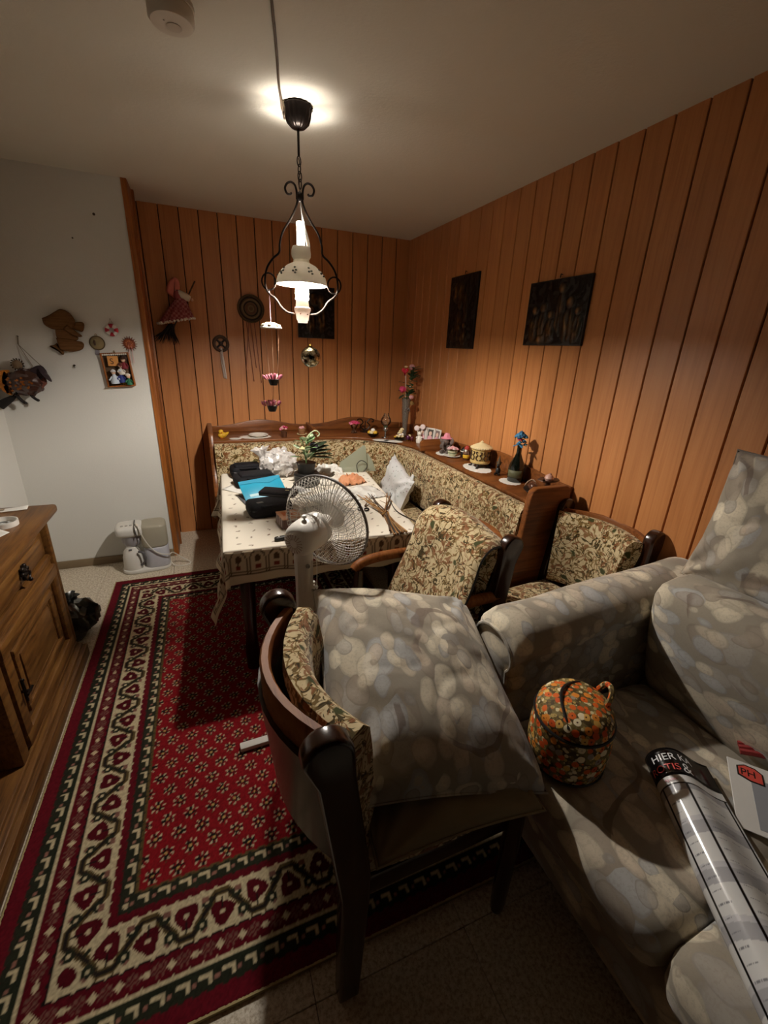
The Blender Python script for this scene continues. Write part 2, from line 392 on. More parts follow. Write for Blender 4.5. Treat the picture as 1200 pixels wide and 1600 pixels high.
obj('edge_bead', B().box((XW+.031, DW+.215, H/2), (.03, .02, H), bev=.006), M_['trimwood'], tr)
struct('baseboard_back_left', B().box(((XL+XW)/2, DW-.006, .03), (XW-XL-.004, .012, .06), bev=.003), flat('857258', .7))
struct('baseboard_left', B().box((XL+.006, (YF+DW)/2, .03), (.012, -YF+DW-.02, .06), bev=.003), flat('857258', .7))
# ------------------------------------------------------------------ rug (pattern woven as vertex colours of the pile)
def srgb(h): return np.array(lin(h)[:3])
def make_rug():
    Wd, L, st = 1.70, 2.46, .005; nu, nv = int(Wd/st)+1, int(L/st)+1
    u = np.linspace(0, Wd, nu)[:, None]*np.ones((1, nv)); v = np.ones((nu, 1))*np.linspace(0, L, nv)[None, :]
    RED, DRED, GRN, CRM, BLK, OLV, GLD, PNK = [srgb(x) for x in ('86131b', '5c0b18', '26291c', 'cdbd98', '1b1512', '5a4a2a', 'b8995a', '9a6a5c')]
    col = np.empty((nu, nv, 3)); col[:] = RED
    ex = np.minimum(u, Wd-u); ey = np.minimum(v, L-v); e = np.minimum(ex, ey)
    side = ex < ey                                 # left / right strips
    wob = .0022*np.sin(v*190)+.0022*np.sin(u*170)
    s = np.where(side, v, u); ew = e+wob*.6
    def put(m, c): col[m] = c
    # field: staggered sprigs
    fm = e > .36
    a = u-.36; b = v-.36; P = .074; row = np.floor(b/P*1.25); off = np.where(row % 2 == 0, 0, .5)
    dx = ((a/P+off) % 1-.5)*P; dy = (((b/P*1.25) % 1)-.5)*P/1.25
    r = np.hypot(dx, dy); th = np.arctan2(dy, dx)
    put(fm & (r < .024) & (np.cos(th*7+1+row) > .45) & (r > .014), CRM*.85); put(fm & (r < .021) & (r > .012) & (np.cos(th*7+1+row) <= .2) & (np.sin(th*3+row) > 0), BLK)
    put(fm & (r < .013) & (np.sin(th*5)*np.sin(r*700) > -.4), BLK); put(fm & (r < .005), GLD)
    put(fm & (np.hypot(dx-.0, dy+.030) < .004), OLV)
    # bands from the outer edge inwards
    put(ew < .05, DRED*1.15); put((ew >= .05) & (ew < .102), GRN)
    put((ew >= .102) & (ew < .114), CRM); put((ew >= .114) & (ew < .166), DRED)
    put((ew >= .166) & (ew < .292), CRM); put((ew >= .166) & (ew < .172), BLK); put((ew >= .288) & (ew < .312), DRED)
    put((ew >= .312) & (ew < .36), GRN); put((ew >= .353) & (ew < .36), OLV)
    for e0 in (.076, .336):                         # little hooks in the green bands
        p = (s % .058)-.029; q = e-e0
        put((np.abs(p) < .016) & (np.abs(q-.008) < .005) & (e > e0-.02) & (e < e0+.02) | (np.abs(p-.012) < .005) & (np.abs(q) < .013), CRM)
        p2 = ((s+.029) % .058)-.029; put((np.abs(p2) < .005) & (np.abs(q+.004) < .005), PNK)
    p = (s % .062)-.031; q = e-.14
    put((np.abs(p)*.8+np.abs(q) < .011), CRM); p2 = ((s+.031) % .062)-.031
    put((np.hypot(p2, q) < .019) & (np.sin(s*420)*np.sin(e*480) > -.1) & (ew > .116) & (ew < .164), PNK*.55)
    # broad cream border: angular meander, dark flowers, paired leaves
    per = .20; ph = (s % per)/per; q = (e-.229)/.052
    tri = np.clip(np.abs(((ph*2) % 2)-1)*3-1.5, -1, 1)*.8
    bm = (ew > .174) & (ew < .286)
    edge = np.abs(q-tri)
    slope = (np.abs(tri) < .79)
    put(bm & (edge < np.where(slope, .34, .2)), OLV); put(bm & (edge < np.where(slope, .16, .08)), BLK*1.6)
    for c0, sg in ((.0, 1), (.5, -1)):
        d1 = ((ph-c0+.5) % 1-.5)*per; qq = q*.052
        f = np.hypot(d1, qq+sg*.012); t2 = np.arctan2(qq+sg*.012, d1)
        put(bm & (f < .031+.005*np.cos(t2*3+s*9)), DRED*.75); put(bm & (f < .007), CRM)
        put(bm & (np.abs(d1) < .004) & (qq*sg > .0) & (qq*sg < .03), BLK)
        for k in (-1, 1):
            g = np.hypot((d1-k*.042)*1.0, (qq-sg*.026)*1.2); put(bm & (g < .017), GRN); put(bm & (g < .006), CRM)
            g = np.hypot((d1-k*.052), (qq+sg*.036)); put(bm & (g < .010), PNK*.7)
    rng = np.random.default_rng(3); nz = rng.random((nu, nv, 1))
    col *= .58+.34*nz
    zz = .011+.0018*rng.random((nu, nv)); zz[(u < .004) | (u > Wd-.004) | (v < .004) | (v > L-.004)] = .001
    V = np.stack([u-Wd/2, v-L/2, zz], -1).reshape(-1, 3)
    r = grid_mesh('oriental_rug', V, nu, nv, painted('rug_pile', rough=1.0))
    paint_mesh(r, col.reshape(-1, 3)); r.location = (-2.49+Wd/2, -.82-L/2, 0)
    # fringe-less bound edge so the rug has thickness
    eb = B(); hw, hl = Wd/2, L/2
    eb.sweep([(-hw, -hl), (hw, -hl), (hw, hl), (-hw, hl), (-hw, -hl)], [(-.0, .0005), (.006, .0005), (.006, .012), (0, .012)])
    obj('bound_edge', eb, flat('a59468', .95), r)
    tag(r, 'red oriental rug with cream and dark green borders covering the floor', 'rug')
make_rug()
# ------------------------------------------------------------------ corner bench
SZ = .89
def bench_path(off=0.0):
    """front edge of the shelf, pushed 'off' into the room"""
    p = [(-1.755, -.40-off), (-.86, -.40-off)]
    cx, cy, r = -.86, -1.0, .60
    rr = r-off
    cc = [(cx+rr*math.cos(math.radians(a)), cy+rr*math.sin(math.radians(a))) for a in range(80, -1, -10)]
    return p+cc+[(-.265-off+.005, -1.3), (-.265-off+.005, -2.30)]
def make_bench():
    t = thing('corner_bench', 'oak corner bench with beige and brown floral upholstery and a shelf along the panelled walls', 'bench', (-.9, -.5, 0))
    I = T(.9, .5, 0); w = M_['bench']
    def add(n, b, m, par=t): b.bm.transform(I); return obj(n, b, m, par)
    pth = bench_path()
    poly = [(-1.755, -.004)]+pth+[(-.004, -2.30), (-.004, -.004)]
    add('shelf', B().prism(poly, .022, T(0, 0, SZ-.022), bev=.004), w)
    # upholstered back: one continuous padded sweep below the shelf edge
    prof = [(.10, .50), (.0, .50), (.0, .855), (-.01, .872), (-.045, .875), (-.075, .86), (-.085, .83), (-.098, .7), (-.104, .55), (-.09, .50)]
    pl = [(-x, z) for x, z in prof][::-1]
    pd = [pth[0]]+[(pth[0][0]+(pth[1][0]-pth[0][0])*k/8, pth[0][1]) for k in range(1, 8)]+pth[1:-1]+[(pth[-1][0], pth[-2][1]+(pth[-1][1]-pth[-2][1])*k/8) for k in range(1, 9)]
    add('backrest_cushion', B().sweep(pd, [(-a, z) for a, z in pl]), M_['floral'])
    # seat cushions and base
    s0, s1 = bench_path(.10), bench_path(.42)
    add('seat_cushion', B().prism(s0+s1[::-1], .09, T(0, 0, .41), bev=.03, seg=3), M_['floral'])
    b0, b1 = bench_path(.05), bench_path(.40)
    add('seat_box', B().prism(b0+b1[::-1], .33, T(0, 0, .08)), M_['darkwood'])
    k0, k1 = bench_path(.10), bench_path(.34)
    add('plinth', B().prism(k0+k1[::-1], .08), M_['joint'])
    # scalloped boards standing on the shelf against the walls
    def scallop(a, b, h0, h1, n=20):
        pts = [(a, SZ)]
        for i in range(n+1):
            f = i/n; pts.append((a+(b-a)*f, SZ+h0+(h1-h0)*(.5-.5*math.cos(2*PI*f))**1.3))
        return pts+[(b, SZ)]
    MB = Matrix(((1, 0, 0, 0), (0, 0, -1, -.004), (0, 1, 0, 0), (0, 0, 0, 1)))
    for a, b, h1 in ((-1.755, -.95, .098), (-.93, -.03, .108)):
        bb = B().prism(scallop(a, b, .05, h1), .02, MB, bev=.004); add('back_board', bb, w)
    MR = Matrix(((0, 0, -1, -.004), (-1, 0, 0, 0), (0, 1, 0, 0), (0, 0, 0, 1)))
    bb = B().prism(scallop(.03, 1.02, .05, .105), .02, MR, bev=.004); add('back_board', bb, w)
    bb = B().prism(scallop(1.04, 2.29, .068, .115), .02, MR, bev=.004); add('back_board', bb, w)
    # end panels and dividers
    MXZ = lambda x: Matrix(((0, 0, 1, x), (-1, 0, 0, 0), (0, 1, 0, 0), (0, 0, 0, 1)))      # profile (depth, z), thickness along x
    endp = [(.004, 0), (.78, 0), (.78, .40), (.74, .46), (.60, .52), (.50, .60), (.455, .72), (.44, .80), (.42, .925), (.40, .95), (.30, .958), (.004, .965)]
    add('end_panel', B().prism(endp, .035, MXZ(-1.79), bev=.006), w)
    MYZ = lambda y: Matrix(((-1, 0, 0, 0), (0, 0, 1, y), (0, 1, 0, 0), (0, 0, 0, 1)))
    endr = [(.02, 0), (.67, 0), (.67, .44), (.64, .49), (.52, .52), (.43, .57), (.37, .65), (.345, .74), (.33, .93), (.32, .972), (.295, .988), (.10, .988), (.075, .975)]
    add('end_panel', B().prism(endr, .04, MYZ(-2.345), bev=.008, seg=3), w)
    add('divider', B().prism([(.03, SZ), (.30, SZ), (.30, .955), (.28, .975), (.03, .98)], .03, MYZ(-1.06), bev=.006), w)
    add('divider', B().prism([(.004, SZ), (.41, SZ), (.41, .925), (.37, .945), (.004, .955)], .028, MXZ(-.953), bev=.006), w)
    return t
make_bench()
# ------------------------------------------------------------------ dining table and tablecloth
TZ = .738
FL, FR, BR, BL = Vector((-1.765, -2.10)), Vector((-.845, -2.135)), Vector((-.715, -.86)), Vector((-1.715, -.82))
def make_table():
    c = (FL+FR+BR+BL)/4
    t = thing('dining_table', 'wooden dining table hidden under a printed cream cloth in front of the corner bench', 'table', (c.x, c.y, .0125))
    sh = lambda p, k=.985: ((p.x-c.x)*k, (p.y-c.y)*k)
    obj('table_top', B().prism([sh(FL), sh(FR), sh(BR), sh(BL)], .03, T(0, 0, TZ-.0455)), M_['bench'], t)
    obj('apron', B().prism([sh(FL, .86), sh(FR, .86), sh(BR, .86), sh(BL, .86)], .08, T(0, 0, TZ-.115)), M_['darkwood'], t)
    for p in (FL, FR, BR, BL):
        x, y = sh(p, .84); obj('leg', B().lathe([(.032, 0), (.036, .1), (.028, .2), (.038, .5), (.04, .63)], T(x, y, 0), 14), M_['darkwood'], t)
make_table()
def make_cloth():
    st = .007; ox, oy = .32, .165; Lx, Ly = 1.0, 1.29
    nu, nv = int((Lx+2*ox)/st)+1, int((Ly+2*oy)/st)+1
    a = np.linspace(-ox, Lx+ox, nu)[:, None]*np.ones((1, nv)); b = np.ones((nu, 1))*np.linspace(-oy, Ly+oy, nv)[None, :]
    ca, cb = np.clip(a, 0, Lx), np.clip(b, 0, Ly)
    f, g = (ca/Lx)[..., None], (cb/Ly)[..., None]
    P2 = (np.array(FL)*(1-f)*(1-g)+np.array(FR)*f*(1-g)+np.array(BR)*f*g+np.array(BL)*(1-f)*g)
    dx, dy = a-ca, b-cb; r = np.hypot(dx, dy); both = (np.abs(dx) > 0) & (np.abs(dy) > 0)
    dirx, diry = np.where(r > 0, dx/np.maximum(r, 1e-9), 0), np.where(r > 0, dy/np.maximum(r, 1e-9), 0)
    # skirts: hang down, rounded at the table edge, with gentle waves; corners gather into a cone
    bend = .012; drop = np.maximum(r-bend, 0); wave = .010*np.sin(a*17+1.0)+.012*np.sin(b*15)+.006*np.sin(a*31+b*23)
    out = .010+np.minimum(r, bend)*.5+drop*.10+wave*np.clip(drop/.15, 0, 1)
    out = np.where(both, out*.9+drop*.12+.010*np.sin(np.arctan2(np.abs(dy), np.abs(dx)+1e-9)*6)*np.clip(drop/.2, 0, 1), out)
    X = P2[..., 0]+dirx*out*(r > 0); Y = P2[..., 1]+diry*out*(r > 0)
    # crease lines across the top
    Z = TZ+.002+.0022*np.sin(b*21+.8*np.sin(a*4))*np.clip(1-np.abs(b-.25)/.35, 0, 1)*(r == 0)+.0012*np.sin(a*37+b*5)*(r == 0)
    Z = Z-drop*.985-np.minimum(r, bend)*.35+.0*wave
    dist = np.minimum(np.minimum(a+ox, Lx+ox-a), np.minimum(b+oy, Ly+oy-b))    # distance to the hem
    CR, DK, GR, RD, LN = [srgb(x) for x in ('e7dfcf', '5b4634', '8a8a72', '9c4a3a', '6a5a48')]
    col = np.empty((nu, nv, 3)); col[:] = CR
    s = np.where(np.minimum(a+ox, Lx+ox-a) < np.minimum(b+oy, Ly+oy-b), b, a)
    # sprigs scattered on the plain part
    cell = .085; i, j = np.floor(a/cell), np.floor(b/cell); rr = np.sin(i*12.9898+j*78.233)*43758.5453; rr = rr-np.floor(rr)
    px, py = (a/cell-i-.5)*cell+.03*(rr-.5), (b/cell-j-.5)*cell+.03*(((rr*7.3) % 1)-.5); th = rr*6.28
    qx, qy = px*np.cos(th)+py*np.sin(th), -px*np.sin(th)+py*np.cos(th); inner = dist > .17
    col[inner & (np.abs(qx) < .009) & (np.abs(qy) < .0036)] = DK*1.9; col[inner & (np.hypot(qx-.007, qy-.004) < .004)] = np.where(True, GR, RD)
    # border: line, arcade with little potted trees, line, wavy hem band
    band = (dist < .155) & (dist > .045); p = (s % .092)/.092-.5; q = (dist-.045)/.11
    col[band] = CR*np.array([.78, .72, .62]); archr = np.hypot(p*1.0, (q-.55)*.9)
    col[band & (np.abs(archr-.42) < .035) & (q > .5)] = LN; col[band & (np.abs(np.abs(p)-.42) < .03) & (q <= .5)] = LN; col[band & (np.abs(q-.12) < .04)] = LN*1.3
    col[band & (np.abs(p) < .13) & (np.abs(q-.3) < .1)] = RD*.7; col[band & (np.abs(p) < .02) & (np.abs(q-.45) < .12)] = DK; col[band & (np.hypot(p, (q-.66)*1.1) < .17)] = DK*1.1
    col[(np.abs(dist-.160) < .0045)] = DK*.8; col[np.abs(dist-.042) < .004] = DK; col[dist < .038] = CR*np.array([.86, .80, .70])
    V = np.stack([X, Y, Z], -1).reshape(-1, 3); c0 = np.array([-1.26, -1.48, 0]); V = V-c0
    o = grid_mesh('tablecloth', V, nu, nv, painted('printed_cotton', rough=.9, bump=(.1, .001))); o.location = tuple(c0)
    paint_mesh(o, col.reshape(-1, 3)); sm = o.modifiers.new('thickness', 'SOLIDIFY'); sm.thickness = .0015; sm.offset = 1
    tag(o, 'cream printed tablecloth with bordered hem draped over the dining table', 'tablecloth')
make_cloth()
# ------------------------------------------------------------------ chairs
def curved(w, depth, n=12):
    """plan curve between the two rear posts, bulging backwards (+y)"""
    return [(-w/2+w*i/n, depth*(1-(2*i/n-1)**2)) for i in range(n+1)]
def make_chair(label, loc, rz, arms=True, w=.50, lean=.03):
    """faces local -y; seat centre above the origin"""
    t = thing('armchair' if arms else 'dining_chair', label, 'chair', loc, rz, 'floral upholstered wooden chairs')
    D = M_['darkwood']; yb = .24
    for sx in (-1, 1):
        x = sx*w/2
        MX = Matrix(((0, 0, 1, x-.024), (1, 0, 0, 0), (0, 1, 0, 0), (0, 0, 0, 1)))
        prof = [(yb-.02, 0), (yb+.035, 0), (yb+.03, .42), (yb+lean+.05, .80), (yb+lean+.075, .86)]+[(yb+lean+.026+.052*math.cos(math.radians(a)), .87+.052*math.sin(math.radians(a))) for a in range(0, 181, 18)]+[(yb+lean-.03, .80), (yb-.04, .48), (yb-.04, .40)]
        obj('post', B().prism(prof, .048, MX, bev=.01, seg=3), D, t)
        lx = sx*(w/2+.0)
        obj('leg', B().lathe([(.018, 0), (.022, .04), (.026, .3), (.024, .44)]+([(.02, .5), (.025, .58), (.02, .64)] if arms else []), T(lx, -.235 if not arms else -.15, 0), 12), D, t)
        if arms:
            path = bez([(lx, yb+.02, .655), (lx*1.04, .1, .672), (lx*1.08, -.04, .672), (lx*1.07, -.13, .66), (lx*1.05, -.17, .635)], 5)
            b = B()
            b.tube([(0, 0, 0)]*0 or path, .024, 10); 
            for v in b.bm.verts: pass
            obj('armrest', b, M_['armwood'], t)
    pc = curved(w-.03, .105)
    b = B().sweep([(x, yb+lean-.005+y) for x, y in pc], [(-.010, .77), (.010, .77), (.013, .868), (.008, .876), (-.008, .876), (-.013, .868)]); obj('top_rail', b, M_['armwood'], t)
    b = B().sweep([(x, yb+.02+y*.9) for x, y in pc], [(-.006, .50), (.006, .50), (.03+.006, .80), (.03-.006, .80)]); obj('back_shell', b, D, t)
    pad = [(-.03, .50), (-.05, .56), (-.035, .76), (-.02, .845), (.005, .872), (.042, .866), (.046, .82), (.02, .70), (.0, .50)]
    b = B().sweep([(x*.96, yb-.035+y*.9) for x, y in curved(w-.06, .085, 14)], [(a, z) for a, z in pad]); obj('backrest_cushion', b, M_['floral'], t, angle=60)
    obj('seat_frame', B().box((0, 0, .385), (w-.01, .47, .07), bev=.01), D, t)
    obj('seat_cushion', B().cushion((0, -.01, .445), (w-.03, .46, .08), bev=.03, puff=.02), M_['floral'], t)
    return t
make_chair('floral wooden chair standing between the end of the corner bench and the sofa armrest', (-.358, -2.615, 0), -83, arms=False, w=.47)
make_chair('dark wood floral armchair at the near table corner, backrest draped with a loose pad', (-1.03, -2.495, .0125), -83, arms=True, w=.47)
make_chair('dark wood chair nearest the camera with curved floral backrest, loaded with pastel cushions', (-1.35, -3.088, .0125), 91, arms=False, w=.53)
# loose pad over the middle chair's backrest
def make_pad():
    t = thing('loose_seat_pad', 'loose floral pad with dark piped edge slung over the armchair backrest beside the table', 'pad', (-1.03, -2.495, .0), -83)
    n = 26; prof = [(-.015, .478), (.0, .52), (.04, .62), (.085, .71), (.12, .79), (.148, .85), (.185, .878), (.23, .885), (.285, .87)]
    pts = bez([(0, y, z) for y, z in prof], 4)
    def top(dz):
        def f(u, v):
            x = (u-.46)*.47+.02*math.sin(v*5); q = v*(len(pts)-1); i = min(int(q), len(pts)-2); p = pts[i].lerp(pts[i+1], q-i)
            tn = (pts[i+1]-pts[i]).normalized(); nr = Vector((0, -tn.z, tn.y))
            e = max(0, 1-(2*u-1)**6)*max(0, 1-(2*v-1)**8)
            bulge = .06*(1-((u-.46)*2)**2)
            th = (.006+.026*e**.5)*dz+.005*noise.noise(Vector((u*5, v*5, 3)))*e
            return Vector((x, p.y+bulge*.75, p.z+.012*math.sin(u*6)*v))+nr*th+nr*.012
        return f
    b = B(); b.grid(top(1), n, n)
    b2 = B(); b2.grid(top(-.3), n, n); bmesh.ops.reverse_faces(b2.bm, faces=b2.bm.faces[:]); b._app(b2.bm)
    bmesh.ops.recalc_face_normals(b.bm, faces=b.bm.faces[:])
    obj('pad_cover', b, M_['floral'], t)
    f = top(.35); ed = [f(0.0, k/30) for k in range(31)]+[f(k/20, 1.0) for k in range(1, 21)]+[f(1.0, 1-k/30) for k in range(1, 31)]
    obj('piping', B().tube(ed, .005, 6), M_['black'], t)
make_pad()
# ------------------------------------------------------------------ sofa
def make_sofa():
    t = thing('sofa', 'pale grey sofa with pastel petal upholstery along the right wall', 'sofa', (-.5, -3.9, 0))
    I = T(.5, 3.9, 0); F = M_['sofa']
    def add(n, b, m, **k): b.bm.transform(I); return obj(n, b, m, t, **k)
    y1 = -2.86; y0 = -4.52
    add('base', B().cushion((-.5, (y0+y1)/2, .19), (.90, y1-y0-.06, .24), bev=.05, puff=.01), F)
    for i in range(4): add('foot', B().lathe([(.02, 0), (.028, .02), (.026, .08)], T(-.88 if i % 2 else -.12, y1-.12 if i < 2 else y0+.12, 0), 12), M_['darkwood'])
    # rolled arms: profile across y, swept along x
    def arm(yc, sg):
        pts = []
        for k in range(17):
            a = math.radians(-35+250*k/16); pts.append((.115*math.cos(a), .70+.085*math.sin(a)))
        prof = [(.095, .10), (.10, .60)]+pts+[(-.10, .60), (-.095, .10)]
        b = bmesh.new(); rings = []; xs = [-.955, -.94, -.90, -.75, -.6, -.45, -.3, -.15, -.03]
        for i, x in enumerate(xs):
            k = (.86, .96, 1, 1, 1, 1, 1, 1, 1)[i]; lift = .015+.055*max(0, (x+.75)/.7)
            rings.append([b.verts.new((x, yc+sg*p*k+.006*math.sin(x*9), .35+(z-.35)*k+(lift if z > .5 else 0))) for p, z in prof])
        for p, q in zip(rings, rings[1:]):
            for k in range(len(prof)): b.faces.new((p[k], p[(k+1) % len(prof)], q[(k+1) % len(prof)], q[k]))
        b.faces.new(rings[0]); b.faces.new(rings[-1][::-1]); bmesh.ops.recalc_face_normals(b, faces=b.faces[:])
        bb = B(); bb._app(b); add('armrest', bb, F, angle=60)
        pp = [(-.957, yc+sg*p*.87, .35+(z-.35)*.87+.015*(z > .5)) for p, z in prof[1:-1]]
        add('arm_piping', B().tube(pp, .006, 6), F)
    arm(-2.97, -1); arm(-4.405, -1)
    for i in range(2):
        yc = -3.09-.305-.612*i
        add('seat_cushion', B().cushion((-.655, yc, .375), (.70, .604, .165), bev=.055, puff=.02), F)
        M = T(-.285, yc, .67) @ Rm('Y', -13)
        add('back_cushion', B().cushion((0, 0, 0), (.19, .60, .50), M, bev=.06, puff=.03), F)
    add('back_frame', B().cushion((-.10, (y0+y1)/2, .50), (.16, y1-y0-.1, .72), bev=.05, puff=.01), F)
make_sofa()
def pillow_thing(name, label, M, w, h, th, mat, seed, wr=.02, pinch=.07, cat='cushion', group=None):
    t = thing(name, label, cat, M.to_translation(), group=group); t.rotation_euler = M.to_euler()
    obj('cover', B().pillow(w, h, th, n=56, pinch=pinch, wrinkle=wr, seed=seed), mat, t, angle=180)
    ed = []
    for k in range(4):
        for q in range(16):
            a = -1+2*q/16; x, y = [(a, -1), (1, a), (-a, 1), (-1, -a)][k]
            ed.append((x*w/2*(1-pinch*(1-y*y)*abs(x)**2), y*h/2*(1-pinch*(1-x*x)*abs(y)**2), 0))
    obj('seam', B().tube(ed, .004, 5, closed=True), mat, t)
    return t
def frame(o, ex, ey):
    ex = Vector(ex).normalized(); ez = ex.cross(Vector(ey)).normalized(); ey = ez.cross(ex)
    return Matrix(((ex.x, ey.x, ez.x, o[0]), (ex.y, ey.y, ez.y, o[1]), (ex.z, ey.z, ez.z, o[2]), (0, 0, 0, 1)))
pillow_thing('sofa_cushion', 'large pastel cushion standing on top of the sofa back against the wood panelling', frame((-.19, -3.40, 1.12), (0, -1, .02), (.25, .10, 1)), .66, .46, .20, M_['sofa'], 4, .015)
# cushions on the near chair
pillow_thing('seat_pillow', 'big pastel petal pillow lying askew on top of the near chair', frame((-1.27, -3.00, .652), (.50, -.06, -.10), (.10, .62, .17)), .60, .70, .25, M_['sofa'], 9, .012, .05, group='pillows on the near chair')
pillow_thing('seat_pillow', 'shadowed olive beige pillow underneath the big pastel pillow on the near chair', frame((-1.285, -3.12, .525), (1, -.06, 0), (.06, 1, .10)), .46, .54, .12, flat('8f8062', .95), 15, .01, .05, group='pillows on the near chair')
# ------------------------------------------------------------------ sideboard on the left
def make_sideboard():
    t = thing('sideboard', 'rustic oak sideboard with carved drawer and raised panel door by the left wall', 'cabinet', (-2.75, -1.95, 0))
    I = T(2.75, 1.95, 0); Wd = M_['cabinet']
    def add(n, b, m, par=t): b.bm.transform(I); return obj(n, b, m, par)
    def slab(x0, x1, y0, y1, z0, z1, bev=.004): return B().box(((x0+x1)/2, (y0+y1)/2, (z0+z1)/2), (x1-x0, y1-y0, z1-z0), bev=bev)
    xb = XL+.012
    add('plinth', slab(xb, -2.50, -3.7, -1.60, .0, .07), Wd)
    add('plinth_moulding', slab(xb, -2.515, -3.69, -1.615, .07, .092, .008), Wd)
    add('plinth_moulding', slab(xb, -2.535, -3.68, -1.625, .092, .112, .006), Wd)
    add('body', slab(xb, -2.575, -2.40, -1.61, .112, .79), Wd)
    add('top_moulding', slab(xb, -2.545, -2.46, -1.575, .765, .795, .010), Wd)
    add('top', slab(xb, -2.505, -2.50, -1.54, .805, .845, .012), Wd)
    add('top_moulding', slab(xb, -2.525, -2.48, -1.56, .79, .808, .006), Wd)
    dr = add('drawer', slab(-2.58, -2.556, -2.34, -1.665, .64, .755, .008), Wd)
    add('drawer_moulding', slab(-2.585, -2.549, -2.30, -1.70, .655, .74, .012), Wd, dr)
    pb = B(); c = Vector((-2.535, -1.975, .70))
    for k in range(14):
        a = k*2.4; pb.ball(c+Vector((-.004, .03*math.cos(a)*(.4+.6*(k % 3)/2), .026*math.sin(a)*(.5+.5*(k % 2)))), (.009, .012, .010), u=8, v=5)
    pb.tube([c+Vector((.004, .028*math.cos(a), -.008+.026*math.sin(a))) for a in [math.radians(d) for d in range(180, 361, 15)]], .004, 6)
    pb.ball(c+Vector((.01, 0, -.034)), .009, u=8, v=6); add('drawer_pull', pb, M_['iron'], dr)
    add('rail', slab(-2.58, -2.545, -2.39, -1.62, .60, .632, .010), Wd)
    do = add('door', slab(-2.58, -2.55, -2.35, -1.65, .112, .605, .004), Wd)
    def frm(x0, x1, ya, yb, za, zb, w, bev):
        b = B()
        for q in (slab(x0, x1, ya, yb, zb-w, zb, bev), slab(x0, x1, ya, yb, za, za+w, bev), slab(x0, x1-.002, ya+.001, ya+w, za+w-.012, zb-w+.012, bev), slab(x0, x1-.002, yb-w, yb-.001, za+w-.012, zb-w+.012, bev)): b._app(q.bm)
        return b
    add('door_frame', frm(-2.56, -2.528, -2.335, -1.665, .13, .59, .06, .010), Wd, do)
    add('door_frame', frm(-2.558, -2.538, -2.235, -1.765, .215, .505, .035, .008), Wd, do)
    add('door_panel', slab(-2.56, -2.542, -2.18, -1.82, .265, .455, .014), Wd, do)
    kb = B().tube([(-2.52, -2.285, .31), (-2.52, -2.285, .40)], .005, 6); kb.ball((-2.52, -2.285, .405), .008, u=8, v=6); kb.tube([(-2.53, -2.285, .355), (-2.505, -2.285, .355)], .006, 8)
    kb.tube([(-2.505, -2.31, .355), (-2.505, -2.26, .355)], .005, 6); add('key_plate', kb, M_['iron'], do)
    add('unseen_tall_section', slab(xb, -2.62, -4.70, -2.78, .0, 2.12), Wd)  # unseen tall unit with doors, added to block bounce off the left wall
    for k in range(3): add('unseen_tall_door', slab(-2.63, -2.60, -4.68+.63*k, -4.07+.63*k, .16, 2.05, .008), Wd)
    add('corner_post', slab(-2.60, -2.535, -1.655, -1.615, .112, .79, .012), Wd)
    add('corner_post', slab(-2.60, -2.535, -2.405, -2.345, .112, .79, .012), Wd)
make_sideboard()
